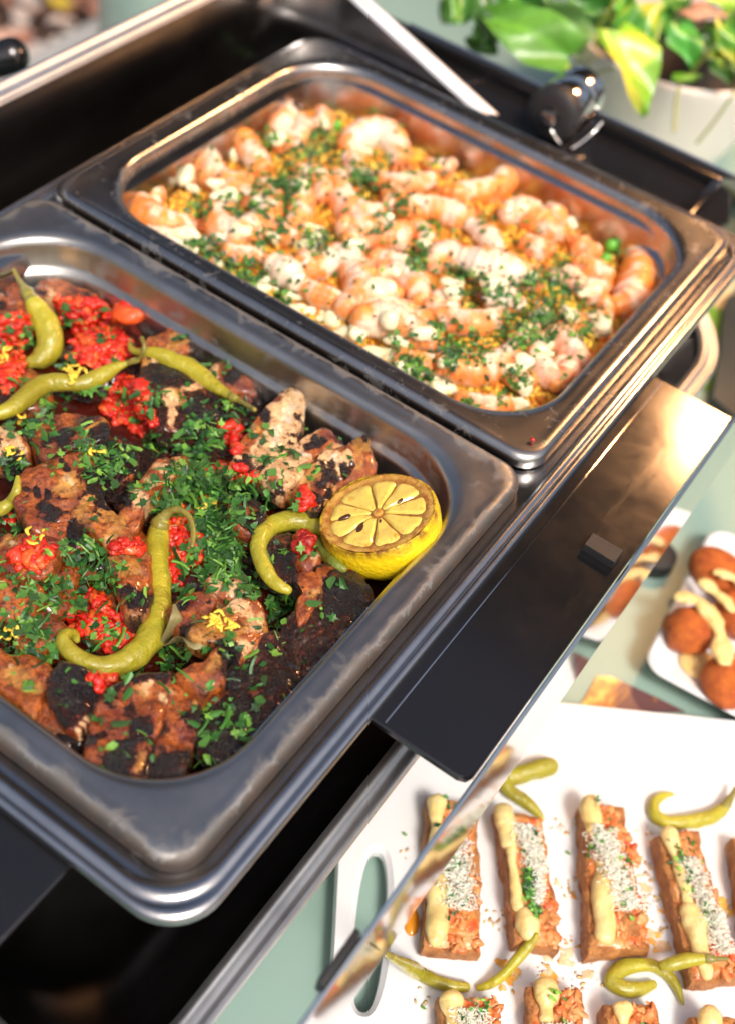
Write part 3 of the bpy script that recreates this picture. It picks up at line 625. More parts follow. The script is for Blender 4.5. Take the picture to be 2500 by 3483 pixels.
PCS = [
 (zp(Z5, [(210, 240), (330, 185), (440, 225), (590, 270), (560, 350), (470, 370), (330, 310), (240, 300)]), -.024, 'brown', 'small orange-brown chicken piece against the far corner of the pan', (0, 0)),
 (zp(Z5, [(0, 230), (120, 220), (210, 300), (200, 400), (90, 440), (-60, 420), (-60, 260)]), -.023, 'orange', 'orange chicken piece under the drooping chili with dark stem', (0, 0)),
 (zp(Z5, [(900, 600), (1000, 520), (1085, 465), (1180, 520), (1190, 620), (1090, 660), (960, 740), (880, 720)]), -.021, 'golden', 'golden chicken chunk beside the thin chili near the wall', (0, 0)),
 (zp(Z5, [(860, 800), (1000, 740), (1250, 800), (1450, 900), (1560, 900), (1550, 990), (1440, 1060), (1340, 1130), (1200, 1110), (1020, 1110), (940, 1010), (880, 920)]), -.020, 'char', 'black charred chicken thigh with cream flesh edge under thin chili', (0, 0)),
 (zp(Z5, [(1270, 780), (1350, 710), (1450, 730), (1560, 790), (1580, 880), (1450, 880), (1330, 840)]), -.024, 'brown', 'small dark chicken end touching the far wall', (0, 0)),
 (zp(Z5, [(-40, 1110), (80, 1110), (160, 1170), (175, 1250), (60, 1290), (-40, 1260)]), -.019, 'flesh', 'pale cream chicken chunk beside the bent chili', (0, 0)),
 (zp(Z5, [(170, 1080), (330, 1020), (450, 1020), (580, 1040), (650, 1090), (640, 1180), (560, 1210), (450, 1240), (340, 1290), (220, 1220)]), -.018, 'brown', 'brown and black chicken piece below the bent chili', (0, 0)),
 (zp(Z5, [(130, 1400), (300, 1320), (500, 1270), (590, 1390), (640, 1550), (665, 1650), (430, 1670), (250, 1680), (140, 1580)]), -.016, 'orange', 'broad orange chicken thigh with cream torn edge and black patches', (0, 0)),
 (zp(Z5, [(740, 1600), (850, 1450), (990, 1315), (1135, 1295), (1115, 1400), (960, 1500), (890, 1590), (850, 1700), (720, 1750)]), -.016, 'orange', 'long chicken slice with cream flesh edge amid parsley', (0, 0)),
 (zp(Z5, [(560, 1200), (740, 1180), (860, 1280), (800, 1420), (680, 1480), (590, 1380)]), -.021, 'char', 'charred chicken piece under parsley above the cream-edged slice', (0, 0)),
 (zp(Z7, [(180, 60), (420, 40), (560, 140), (550, 250), (420, 300), (320, 260), (190, 210)]), -.017, 'red', 'reddish brown chicken piece beside the golden chunk', (0, 0)),
 (zp(Z7, [(440, 20), (560, 50), (700, 80), (790, 180), (785, 260), (690, 310), (590, 220), (470, 140)]), -.014, 'golden', 'golden chicken chunk left of the hooked chili stem', (0, 0)),
 (zp(Z7, [(-40, 230), (150, 215), (350, 260), (375, 310), (290, 470), (150, 480), (-40, 400)]), -.016, 'orange', 'orange chicken piece topped with red relish and parsley', (0, 0)),
 (zp(Z7, [(-40, 450), (180, 480), (260, 560), (200, 700), (60, 730), (-40, 700)]), -.018, 'orange', 'orange-brown chicken piece dusted with parsley near the pan side', (0, 0)),
 (zp(Z7, [(660, 380), (790, 320), (920, 330), (930, 600), (880, 700), (780, 700), (720, 510)]), -.017, 'tan', 'tan chicken skin piece pressed against the hooked chili', (0, 0)),
 (zp(Z7, [(130, 720), (280, 700), (420, 780), (380, 900), (220, 920), (100, 870)]), -.020, 'brown', 'brown chicken piece under parsley left of the curled chili tip', (0, 0)),
 (zp(Z7, [(-30, 940), (70, 920), (230, 955), (330, 1040), (290, 1120), (240, 1290), (190, 1330), (40, 1200), (-40, 1130)]), -.013, 'golden', 'golden sliced chicken piece at the near left rim', (0, 0)),
 (zp(Z7, [(230, 1250), (330, 1200), (470, 1380), (560, 1430), (470, 1560), (380, 1500), (220, 1340)]), -.018, 'tan', 'narrow tan chicken slice along the near left wall', (0, 0)),
 (zp(Z7, [(310, 1100), (400, 1010), (560, 1060), (630, 1150), (600, 1240), (540, 1390), (480, 1440), (370, 1350), (300, 1240)]), -.012, 'red', 'chicken piece with a big square black char patch', (0, 0)),
 (zp(Z7, [(600, 1230), (700, 1130), (830, 1090), (1045, 1070), (1040, 1180), (1000, 1330), (955, 1480), (925, 1660), (880, 1800), (690, 1800), (540, 1640), (560, 1430)]), -.008, 'red', 'large mahogany chicken thigh slab with black char at the front', (0, -.000004)),
 (zp(Z7, [(1040, 1060), (1110, 1090), (1180, 1160), (1245, 1200), (1215, 1400), (1175, 1560), (1140, 1700), (1100, 1800), (905, 1800), (935, 1640), (975, 1460), (1035, 1200)]), -.011, 'orange', 'orange-skinned chicken slab sliced beside the mahogany thigh', (-.00002, 0)),
 (zp(Z7, [(1090, 1070), (1240, 1010), (1330, 925), (1385, 960), (1385, 1110), (1300, 1180), (1240, 1210), (1160, 1150)]), -.005, 'orange', 'folded orange chicken skin flap pointing up', (.00001, 0)),
 (zp(Z7, [(1050, 660), (1190, 580), (1330, 590), (1310, 700), (1210, 800), (1130, 830), (1060, 760)]), -.015, 'red', 'dark red-brown chicken chunk right of the hooked chili', (0, 0)),
 (zp(Z7, [(1280, 510), (1450, 475), (1560, 560), (1480, 640), (1330, 620)]), -.013, 'flesh', 'ragged cream chicken shreds below the parsley pile', (0, 0)),
 (zp(Z7, [(1160, 850), (1250, 760), (1360, 690), (1430, 610), (1560, 600), (1640, 740), (1610, 840), (1510, 960), (1470, 1010), (1410, 930), (1250, 910)]), -.008, 'golden', 'golden cream chicken piece topped with yellow zest', (0, 0)),
 ([(770, 2310), (860, 2220), (960, 2180), (1020, 2280), (990, 2390), (960, 2460), (900, 2550), (830, 2600), (740, 2600), (690, 2540), (665, 2400), (700, 2330)], -.015, 'char', 'big black charred chicken thigh at the front wall', (0, 0)),
 ([(780, 2270), (850, 2200), (930, 2150), (960, 2220), (880, 2300), (800, 2340)], -.010, 'char', 'charred chicken ridge behind the black thigh', (0, 0)),
 ([(970, 2130), (1050, 2040), (1080, 1955), (1150, 1925), (1235, 2010), (1265, 2090), (1225, 2150), (1140, 2220), (1070, 2300), (1000, 2330), (950, 2220)], -.017, 'char', 'black chicken piece with orange skin edge below the lemon', (0, 0)),
 (zp(Z6, [(540, 1290), (620, 1240), (690, 1290), (700, 1400), (650, 1520), (580, 1560), (560, 1440), (600, 1370)]), -.012, 'orange', 'curled strip of orange chicken skin', (0, 0)),
 (zp(Z6, [(340, 1060), (460, 1030), (560, 1050), (560, 1190), (540, 1310), (430, 1310), (350, 1210)]), -.018, 'char', 'black chicken piece inside the bend of the small chili', (0, 0)),
 (zp(Z6, [(540, 1060), (650, 1040), (710, 1170), (670, 1250), (590, 1250), (550, 1180)]), -.014, 'red', 'pulled red-brown chicken bit tucked beside the lemon', (0, 0)),
 (zp(Z6, [(160, 820), (330, 810), (370, 920), (290, 1020), (170, 980)]), -.014, 'brown', 'dark brown chicken lump poking out of the parsley', (0, 0)),
 (zp(Z6, [(490, 135), (570, 145), (605, 230), (590, 330), (560, 430), (490, 525), (380, 610), (280, 655), (190, 580), (220, 480), (300, 350), (400, 220)]), -.011, 'flesh', 'long cream breast slice leaning on the far wall', (0, -.000015)),
 (zp(Z6, [(340, 670), (480, 560), (560, 480), (640, 425), (730, 375), (800, 420), (850, 500), (720, 540), (650, 610), (570, 710), (480, 770), (390, 730)]), -.013, 'flesh', 'second cream breast slice with a dark seared top', (0, -.00001)),
 (zp(Z6, [(540, 720), (680, 590), (760, 525), (860, 505), (900, 450), (975, 445), (1005, 540), (1040, 620), (940, 700), (850, 740), (770, 830), (690, 880), (620, 830), (560, 790)]), -.013, 'golden', 'golden breast slice nearest the lemon with black sear marks', (0, -.00001)),
]
for i, (pl, zt, base, lab, tl) in enumerate(PCS):
    slab('chicken_piece', pl, zt, .016, base, 900 + i * 29, lab, (tl[0] + rnd.uniform(-.00002, .00002), tl[1] + rnd.uniform(-.00002, .00002)))
food.build()

# red pepper relish heaps
def heap(poly, lab, mat='relish', n=None, name='pepper_relish', r0=.0008, r1=.0023, cols=((.82, .040, .010), (.74, .022, .008), (.86, .12, .016), (.62, .014, .006)), cat='relish'):
    poly = [tuple(p) for p in poly]; xs = [p[0] for p in poly]; ys = [p[1] for p in poly]
    A = 0
    for i in range(len(poly)): A += poly[i - 1][0] * poly[i][1] - poly[i][0] * poly[i - 1][1]
    n = n or int(abs(A) / 2 / 72); parts = []; cc = []; cx, cy = np.mean(xs), np.mean(ys)
    tries = 0
    while len(parts) < n and tries < n * 20:
        tries += 1; x, y = rnd.uniform(min(xs), max(xs)), rnd.uniform(min(ys), max(ys))
        if not inpoly(x, y, poly): continue
        P, N = food.hit(x, y); r = rnd.uniform(r0, r1) * (1 if rnd.random() < .8 else 1.5)
        V, Fc = ICO2; s = np.array([rnd.uniform(.8, 1.7), rnd.uniform(.7, 1.3), rnd.uniform(.5, .9)])
        M = np.array(Matrix.Rotation(rnd.uniform(0, 6.3), 3, 'Z') @ Matrix.Rotation(rnd.gauss(0, .5), 3, 'X'))
        lift = max(0, 1 - math.hypot(x - cx, y - cy) / 130) * .0035
        W_ = (V * s * r) @ M.T + P + np.array([0, 0, lift * rnd.random() + r * .3]); W_ += fbm(W_, .0022, 2, tries)[:, None] * (W_ - W_.mean(0)) * .6
        parts.append((W_, Fc)); c = np.array(cols[rnd.randrange(len(cols))]) * rnd.uniform(.8, 1.2); cc.append(np.tile(c, (len(V), 1)))
    V, Fc = join(parts); food.add(V, Fc)
    return mk(name, V, Fc, mat, col=np.concatenate(cc), label=lab, cat=cat)
heap(zp(Z5, [(330, 310), (490, 300), (640, 330), (720, 460), (810, 560), (800, 640), (720, 700), (600, 730), (450, 670), (470, 520), (400, 430)]), 'largest bright red pepper relish heap in the far half of the chicken pan')
heap(zp(Z5, [(700, 420), (760, 340), (830, 400), (800, 450)]), 'lone red pepper bit by the far pan wall', n=5, r0=.002, r1=.004)
heap(zp(Z5, [(630, 990), (690, 880), (720, 790), (850, 780), (900, 900), (970, 1070), (900, 1150), (800, 1100), (660, 1030)]), 'red pepper relish heap right of the bent chili tip')
heap(zp(Z5, [(-20, 420), (150, 380), (230, 480), (160, 600), (140, 760), (100, 850), (40, 890), (-20, 800)]), 'red pepper relish spread beside the drooping chili')
heap(zp(Z7, [(430, 720), (520, 560), (620, 570), (690, 720), (830, 820), (800, 930), (690, 930), (600, 850), (450, 790)]), 'red pepper relish heap inside the hook of the big chili')
heap(zp(Z7, [(1020, 80), (1120, 50), (1200, 160), (1240, 250), (1240, 370), (1150, 410), (1110, 500), (1050, 540), (1010, 330)]), 'red pepper relish under the hooked chili stem')
heap(zp(Z7, [(680, 330), (750, 250), (850, 250), (890, 320), (780, 340)]), 'small red relish dab left of the big chili')
heap(zp(Z7, [(90, 330), (230, 240), (350, 290), (330, 340), (240, 430), (120, 420)]), 'orange-red relish on the orange chicken piece')
heap(zp(Z7, [(540, 1100), (710, 1090), (690, 1150), (610, 1180)]), 'small red relish dab below the curled chili')
heap(zp(Z5, [(1230, 1360), (1420, 1320), (1570, 1390), (1500, 1430), (1300, 1420)]), 'red relish streak behind the parsley pile')
heap(zp(Z5, [(1395, 1100), (1440, 1095), (1470, 1240), (1440, 1260)]), 'red relish bit beside the cream breast slice', n=22, r0=.0018, r1=.003)
heap(zp(Z6, [(540, 790), (640, 800), (630, 860), (560, 850)]), 'red relish bit left of the lemon', n=14, r0=.0015, r1=.003)
heap(zp(Z7, [(-20, 90), (110, 90), (80, 160), (-20, 170)]), 'red relish bit under the short chili end', n=12)
heap(zp(Z6, [(560, 1040), (650, 1040), (650, 1130), (580, 1130)]), 'dark red relish bit inside the small chili', n=26, r0=.0018, r1=.003, cols=((.3, .01, .006), (.4, .02, .01)))
food.build()

under = Surf(); under.V = list(food.V); under.F = list(food.F); under.n = food.n; under.build()
# chilies
def pathpx(pts, S, sink=.75, zfix=None, win=5):
    px = np.array([p[:2] for p in pts], float); r = []; zz = []
    for x, y, rp in pts:
        P, N = S.hit(x, y); r.append(rp / pxscale(P)); zz.append(P[2] + r[-1] * sink)
    zz = np.array(zz); k = np.array([np.max(zz[max(0, i - 1):i + 2]) for i in range(len(zz))]); k = np.array([np.mean(k[max(0, i - win // 2):i + win // 2 + 1]) for i in range(len(k))])
    zz = np.maximum(k, zz - .001)
    return np.array([onz(x, y, z) for (x, y), z in zip(px, zz)]), np.array(r)
def chili(zf, pts, sc, label, seed, stem=(0, 0), S=None, group=None, cut=False, body=(.36, .315, .022), tipc=(.42, .44, .05), sink=.75):
    """stem = (count of leading points, count of trailing points) that are the woody stem"""
    S = S or food; q = [(*zf(x, y), r * sc) for x, y, r in pts]; P, R = pathpx(q, S, sink)
    n = len(pts)
    for i in range(n):
        e = max(stem[0] - i, i - (n - 1 - stem[1])) if (stem[0] and i < stem[0]) or (stem[1] and i > n - 1 - stem[1]) else 0
        if e > 0: P[i] = onz(q[i][0], q[i][1], P[i][2] + min(e, 3) * .0026)
    top = empty('chili', tuple(P[n // 2]), label=label, cat='chili', group=group)
    i0, i1 = stem[0], n - stem[1]
    def piece(a, b_, nm, colr, wr, ns=20):
        V, Fc, t, an = tube(P[a:b_], R[a:b_], ns, 9)
        N = vnormals(V, Fc); ctr = V - N * 0
        d = fbm(V, .013, 3, seed) * .14 * wr + fbm(V, .005, 2, seed + 4) * .025 * wr
        rr2 = np.interp(t, np.linspace(0, 1, b_ - a), R[a:b_]); V = V + N * (d * rr2)[:, None]
        c = np.tile(np.array(colr), (len(V), 1)) * (1 + .3 * fbm(V, .02, 2, seed + 8)[:, None])
        adopt(mk(nm, V, Fc, 'chili', col=np.clip(c, .01, .9)), top); S.add(V, Fc)
    piece(max(0, i0 - 1) if i0 else 0, min(n, i1 + 1) if stem[1] else n, 'flesh', body, 1.3)
    sc_ = (.20, .17, .035)
    def cap(i, j):
        d = P[j] - P[i]; V, Fc, t, an = tube([P[i] - d * .15, P[i] + d * .25, P[i] + d * .55], [R[i] * .9, (R[i] * .7 + R[j] * .3) * 1.16, (R[i] * .45 + R[j] * .55) * 1.10], 18, 5)
        V = rough(V, Fc, (.004, .0005, seed + 90)); adopt(mk('cap', V, Fc, 'chili', col=np.tile((.24, .21, .04), (len(V), 1))), top)
    if stem[0]: cap(i0 - 1, i0)
    if stem[1]: cap(i1, i1 - 1)
    if stem[0]: piece(0, i0 + 1, 'stem', sc_, .6, 12)
    if stem[1]: piece(i1 - 1, n, 'stem', sc_, .6, 12)
    return top
chili(Z5, [(40, 80, 17), (78, 110, 14), (118, 180, 16), (155, 240, 26), (200, 310, 52), (250, 390, 72), (295, 470, 84), (315, 550, 84), (300, 620, 78), (250, 670, 66), (195, 690, 42)], .5528, 'drooping green chili with brown stem standing off the far wall', 11, (4, 0))
chili(Z5, [(-40, 1015, 40), (60, 980, 50), (150, 915, 58), (230, 850, 62), (310, 815, 56), (400, 815, 55), (480, 825, 50), (560, 800, 55), (640, 765, 52), (715, 725, 36), (790, 695, 20), (850, 675, 14), (882, 640, 13), (890, 590, 13), (876, 545, 15)], .5528, 'long bent green chili with yellow zest stuck on it', 22, (0, 4))
chili(Z5, [(800, 580, 12), (812, 612, 20), (855, 630, 26), (915, 632, 36), (990, 650, 46), (1080, 690, 56), (1160, 722, 58), (1230, 765, 52), (1290, 812, 46), (1350, 855, 40), (1400, 885, 28), (1470, 925, 18), (1530, 960, 14), (1570, 985, 15)], .5528, 'thin straight green chili with stem pointing at the far wall', 33, (0, 3))
chili(Z7, [(1185, 285, 15), (1192, 200, 17), (1170, 112, 19), (1112, 62, 21), (1050, 70, 26), (1002, 122, 42), (978, 190, 64), (970, 280, 74), (965, 400, 68), (972, 520, 74), (968, 640, 84), (958, 760, 88), (922, 870, 88), (850, 955, 84), (750, 1012, 74), (640, 1025, 62), (540, 1005, 55), (455, 955, 52), (405, 895, 47), (392, 848, 42), (420, 822, 38), (458, 832, 32), (480, 868, 18)], .5528, 'big hooked green chili with curled tip and arched brown stem', 44, (6, 0))
chili(Z6, [(760, 1010, 48), (680, 980, 55), (620, 960, 60), (540, 940, 64), (460, 950, 60), (390, 985, 56), (342, 1045, 54), (325, 1110, 50), (340, 1180, 48), (372, 1255, 48), (412, 1310, 40), (460, 1348, 34), (510, 1372, 27)], .5528, 'small curved yellow-green chili with one end under the lemon', 55, (0, 0), body=(.45, .40, .03))
chili(Z5, [(112, 1398, 14), (106, 1480, 30), (72, 1548, 36), (20, 1588, 40), (-40, 1600, 42)], .5528, 'short chili end poking in over the orange chicken thigh', 66, (0, 0), body=(.48, .43, .04))
chili(Z6, [(690, 1075, 40), (740, 1150, 42), (800, 1210, 36), (850, 1240, 24)], .5528, 'dark green chili end tucked beneath the lemon', 77, (0, 0), body=(.16, .20, .03), sink=.2)
# dried pepper-skin leaf beside the big chili
lp = [(1075, 680), (1085, 760), (1060, 850), (1030, 890), (1120, 900), (1200, 915), (1270, 935)]
L = []
for i, (x, y) in enumerate(lp):
    P, N = food.hit(*Z7(x, y)); L.append(P + np.array([0, 0, .004]))
Wd = [.0008, .003, .0055, .006, .005, .0035, .0005]
V, Fc, t, a_ = tube(L, Wd, 12, 6, flat=.12, up=CAM_R[:, 2] * .6 + np.array([.5, .3, .6]))
mk('dried_leaf', V, Fc, 'dried_leaf', label='folded olive dried leaf beside the big hooked chili', cat='leaf')

# lemon half
LC = onz(*Z6(1058, 893), -.004); up2 = CAM_R[:, 1] * math.cos(.27) - CAM_R[:, 0] * math.sin(.27)
th = math.acos(.66); LNm = CAM_R[:, 2] * math.cos(th) + up2 * math.sin(th)
# view direction at the lemon is not the axis: use the real ray
vd = -ray(*Z6(1058, 893)); s_ = np.cross(up2, vd); s_ /= np.linalg.norm(s_); u_ = np.cross(vd, s_); LNm = vd * math.cos(th) + u_ * math.sin(th); LNm /= np.linalg.norm(LNm)
LX = np.cross(u_, LNm); LX /= np.linalg.norm(LX); LY = np.cross(LNm, LX); LR = 368 * .5528 / pxscale(LC)
lem = empty('lemon_half', tuple(LC), label='grilled lemon half with browned cut face in the pan corner', cat='lemon')
def lem3(x, y, z): return LC + LX * x + LY * y + LNm * z
prof = [(1.0, -.004), (1.0, 0), (1.015, -.06), (1.03, -.2), (1.03, -.38), (.98, -.58), (.86, -.78), (.66, -.95), (.42, -1.07), (.22, -1.15), (.10, -1.2), (.03, -1.22)]
rings = []; al = []
for r, z in [(.955, .012), (.985, .018)] + prof[1:]:
    rings.append(np.array([lem3(LR * r * math.cos(t), LR * r * math.sin(t) * .97, LR * z) for t in np.linspace(0, 2 * math.pi, 97)[:-1]])); al.append(np.full(96, 1. if z > -.01 else (.75 if z > -.08 else 0.)))
V, Fc = loft(rings, False, True); Fc = [f[::-1] for f in Fc]
N = vnormals(V, Fc); V = V + N * (fbm(V, .004, 2, 3) * .00018 + fbm(V, .018, 2, 4) * .0006)[:, None]
colr = np.ones((len(V), 4)); colr[:, 3] = np.concatenate(al); adopt(mk('rind', V, Fc, 'lemon_rind', col=colr), lem); food.add(V, Fc)
V, Fc = loft([np.array([lem3(LR * r * math.cos(t), LR * r * math.sin(t) * .97, LR * z) for t in np.linspace(0, 2 * math.pi, 97)[:-1]]) for r, z in ((.958, .012), (.90, .012), (.83, -.012), (.7, -.03), (.3, -.03), (.01, -.02))], False, True); lal = np.concatenate([np.full(96, a__) for a__ in (.35, .25, .8, 1, 1, .8)])
V[:, :] += LNm * (fbm(V, .003, 2, 8) * .0003)[:, None]; adopt(mk('pith', V, [f for f in Fc], 'lemon_pith', col=np.column_stack([np.ones((len(V), 3)), lal])), lem); food.add(V, Fc)
NSEG = 9; offs = [0, .05, -.04, .08, 0, -.06, .04, .0, .03]
for k in range(NSEG):
    a0 = 2 * math.pi * k / NSEG + offs[k] + .2; a1 = 2 * math.pi * (k + 1) / NSEG + offs[(k + 1) % NSEG] + .2; rows = []
    nA, nR = 14, 12
    for i in range(nR + 1):
        f = .11 + (.845 - .11) * i / nR; row = []
        gap = .026 / f
        for j in range(nA + 1):
            s = j / nA; a_ = a0 + gap / 2 + (a1 - a0 - gap) * s
            e = min(s, 1 - s) * 2; er = min((f - .11) / .12, (.845 - f) / .1, 1)
            rc = f - .05 * max(0, (abs(s - .5) * 2)) ** 4 * (i / nR)
            z = -.035 + .055 * min(1, e * 3.2) ** .6 * max(0, er) ** .5
            row.append(lem3(LR * rc * math.cos(a_), LR * rc * math.sin(a_) * .97, LR * z))
        rows.append(np.array(row))
    V = np.concatenate(rows); V += LNm * (fbm(V, .0055, 3, 60 + k) * .0005)[:, None]; m_ = nA + 1
    Fc = [(i * m_ + j, (i + 1) * m_ + j, (i + 1) * m_ + j + 1, i * m_ + j + 1) for i in range(nR) for j in range(nA)]
    adopt(mk('segment', V, Fc, 'lemon_pulp'), lem)
V, Fc = ICO2; adopt(mk('core', np.array([lem3(*(v * np.array([LR * .09, LR * .09, LR * .03]))) for v in V]), Fc, 'lemon_pith', col=np.column_stack([np.ones((len(V), 3)), np.zeros(len(V))])), lem)
for x, y, l_, a_ in ((950, 985, .16, 1.0), (1072, 945, .06, 1.4), (860, 915, .13, .2), (1195, 815, .09, .6)):
    P = onplane(*Z6(x, y), LNm, LC + LNm * LR * .015); d = P - LC; x_, y_ = d @ LX, d @ LY; ca, sa = math.cos(a_), math.sin(a_)
    V, Fc = ICO2; V = V * np.array([LR * l_, LR * l_ * .42, LR * .03]); V = np.column_stack([V[:, 0] * ca - V[:, 1] * sa + x_, V[:, 0] * sa + V[:, 1] * ca + y_, V[:, 2]])
    adopt(mk('seed', np.array([lem3(*v) for v in V]), Fc, 'lemon_seed'), lem)
food.build()

# parsley
def leafmesh(kind, seed):
    r_ = random.Random(seed); V = []; Fc = []
    if kind == 0:                                   # ragged leaf scrap
        n = r_.randint(6, 8); pr = [(math.cos(t) * r_.uniform(.45, 1.3), math.sin(t) * r_.uniform(.25, .7)) for t in np.linspace(0, 6.283, n + 1)[:-1]]
        b1, b2 = r_.uniform(-.5, .5), r_.uniform(-.5, .5)
        V = [(0, 0, .08)] + [(x, y, b1 * x * x + b2 * abs(y) + r_.uniform(-.08, .08)) for x, y in pr]; Fc = [(0, i + 1, (i + 1) % n + 1) for i in range(n)]
    elif kind == 1:                                 # three-lobed tip
        pr = [(-.9, 0), (-.3, -.18), (-.2, -.62), (.12, -.5), (.25, -.75), (.45, -.25), (1.05, -.08), (1.1, .1), (.5, .26), (.3, .78), (.1, .5), (-.2, .66), (-.32, .16)]
        b1 = r_.uniform(-.35, .35); V = [(0.05, 0, .1)] + [(x, y, b1 * x * x + .35 * abs(y) * r_.uniform(.3, 1)) for x, y in pr]; n = len(pr); Fc = [(0, i + 1, (i + 1) % n + 1) for i in range(n)]
    else:                                           # thin thread or stalk
        b1 = r_.uniform(-.3, .3); w_ = r_.uniform(.07, .14)
        for i in range(5):
            x = -1 + i * .5; V += [(x, -w_ + b1 * x * x, .1 * (1 - x * x)), (x, w_ + b1 * x * x, .1 * (1 - x * x) + .06), (x, b1 * x * x, .18 * (1 - x * x) + .1)]
        for i in range(4): Fc += [(i * 3, i * 3 + 3, i * 3 + 5, i * 3 + 2), (i * 3 + 2, i * 3 + 5, i * 3 + 4, i * 3 + 1)]
    return np.array(V, float), Fc
LEAVES = [leafmesh(k, s) for s, k in enumerate((0, 0, 0, 0, 1, 1, 1, 2, 2))]
PGRN = [(.025, .105, .016), (.06, .20, .028), (.012, .055, .012), (.15, .33, .04), (.035, .135, .02)]
def strew(clusters, S, smin, smax, big, lab, grp, cat_label, mats, lift=.0006, name='parsley_fleck', tiltv=.55):
    parts = []; cc = []; indiv = []; base = {}
    for (x, y, r, n) in clusters:
        for i in range(n):
            a_ = rnd.uniform(0, 6.283); q = r * math.sqrt(rnd.random()) if rnd.random() < .75 else r * rnd.uniform(.7, 1.35)
            X, Y = x + q * math.cos(a_), y + q * math.sin(a_)
            P, N = S.hit(X, Y)
            if P[2] > .0 or P[2] < -.07 or P[1] < -.27: continue
            li = rnd.randrange(len(LEAVES)); s = (smin + (smax - smin) * rnd.random() ** 1.6) * (1.35 if li >= 7 else 1)
            nz = Vector(N * .6 + np.array([0, 0, .6]) + nr.normal(0, tiltv, 3) * .7).normalized()
            M = nz.to_track_quat('Z', 'Y').to_matrix() @ Matrix.Rotation(rnd.uniform(0, 6.283), 3, 'Z')
            pos = P + N * (lift + rnd.random() ** 2 * s * .5)
            indiv.append((s * (1 - .5 * (li >= 7)), li, s, M, pos))
    indiv.sort(key=lambda t: -t[0])
    for i, (k, li, s, M, pos) in enumerate(indiv):
        if i < big:
            mi = rnd.randrange(3); key = (li, mi)
            if key not in base:
                me = bpy.data.meshes.new(name); me.from_pydata([tuple(v) for v in LEAVES[li][0]], [], LEAVES[li][1]); me.materials.append(MATS['parsley%d' % mi]); base[key] = me
            o = bpy.data.objects.new(name, base[key]); C.objects.link(o); M_ = (M * s).to_4x4(); M_.translation = Vector(pos); o.matrix_world = M_
            setp(o, lab, 'herb', grp)
        else:
            V = LEAVES[li][0] * s @ np.array(M).T + pos; parts.append((V, LEAVES[li][1])); cc.append(np.tile(np.array(PGRN[rnd.randrange(5)]) * rnd.uniform(.8, 1.25), (len(V), 1)))
    V, Fc = join(parts)
    mk('chopped_parsley', V, Fc, 'parsley_mass', smooth=False, col=np.concatenate(cc), label=cat_label, cat='herb', kind='stuff')
def cl(zf, sc, *pts): return [(*zf(x, y), r * sc, n) for x, y, r, n in pts]
CLU = cl(Z5, .5528, (1240, 1150, 120, 60), (1180, 1240, 100, 40), (620, 1330, 120, 60), (720, 1290, 110, 45), (560, 1230, 80, 22), (1050, 1480, 130, 85), (1180, 1420, 130, 80), (1320, 1480, 140, 95), (1420, 1580, 130, 80), (1200, 1580, 130, 80), (1000, 1580, 90, 40), (340, 940, 90, 28), (250, 960, 70, 18), (260, 1140, 90, 28), (110, 1100, 70, 18), (60, 1320, 80, 20), (470, 1170, 70, 18), (380, 430, 60, 14), (200, 540, 80, 20), (30, 600, 60, 14), (560, 400, 120, 12), (700, 600, 120, 14), (830, 980, 100, 20), (950, 900, 60, 12), (1330, 700, 90, 20), (1130, 530, 50, 9), (1450, 960, 70, 14), (1150, 950, 50, 6), (700, 920, 90, 10), (960, 1180, 90, 25), (1500, 1100, 70, 10), (330, 1340, 60, 8), (120, 850, 60, 14), (60, 450, 60, 10), (420, 690, 60, 9), (860, 1440, 70, 16))
CLU += cl(Z6, .5528, (60, 700, 110, 50), (150, 720, 90, 35), (300, 740, 80, 20), (90, 900, 110, 55), (60, 1080, 120, 65), (170, 1150, 100, 45), (130, 1260, 80, 30), (280, 1310, 70, 24), (470, 1450, 80, 32), (440, 1560, 60, 14), (560, 590, 60, 9), (450, 540, 50, 9), (330, 400, 60, 10), (430, 680, 60, 10), (350, 560, 50, 8), (150, 250, 70, 14), (40, 430, 60, 14), (450, 1150, 60, 6), (640, 1150, 50, 5), (700, 640, 40, 3), (540, 820, 50, 8), (370, 830, 60, 12), (830, 1300, 60, 3))
CLU += cl(Z7, .5528, (560, 380, 130, 60), (640, 480, 100, 40), (450, 330, 80, 26), (300, 560, 110, 36), (400, 620, 100, 34), (260, 700, 100, 30), (130, 870, 110, 46), (240, 900, 90, 32), (330, 840, 80, 20), (60, 740, 80, 18), (100, 540, 90, 20), (40, 420, 80, 16), (1300, 230, 120, 66), (1400, 330, 110, 60), (1330, 420, 110, 50), (1180, 430, 90, 24), (1480, 150, 100, 36), (1130, 540, 80, 20), (1130, 300, 100, 14), (1080, 960, 80, 26), (1010, 1000, 50, 10), (650, 880, 100, 18), (720, 800, 60, 8), (1350, 880, 80, 8), (1430, 680, 60, 6), (1340, 1300, 90, 16), (1280, 1430, 70, 8), (1460, 1380, 80, 10), (1080, 1180, 90, 5), (1250, 1550, 60, 5), (430, 1080, 110, 3), (220, 1050, 130, 7), (600, 200, 100, 10), (830, 600, 60, 7), (560, 740, 90, 10), (780, 1120, 60, 5), (1500, 960, 80, 8), (100, 1150, 100, 4), (1530, 560, 60, 14), (300, 260, 80, 8), (60, 170, 70, 14), (700, 1500, 200, 4))
CLU += [(900, 2330, 160, 14), (1050, 2200, 130, 14), (900, 2480, 120, 10), (600, 1900, 700, 90), (400, 2200, 400, 30)]
strew(CLU, under, .0012, .0042, 220, 'dark green chopped parsley flake on the charred chicken', 'parsley flakes on the chicken', 'finely chopped parsley scattered over the charred chicken', None)
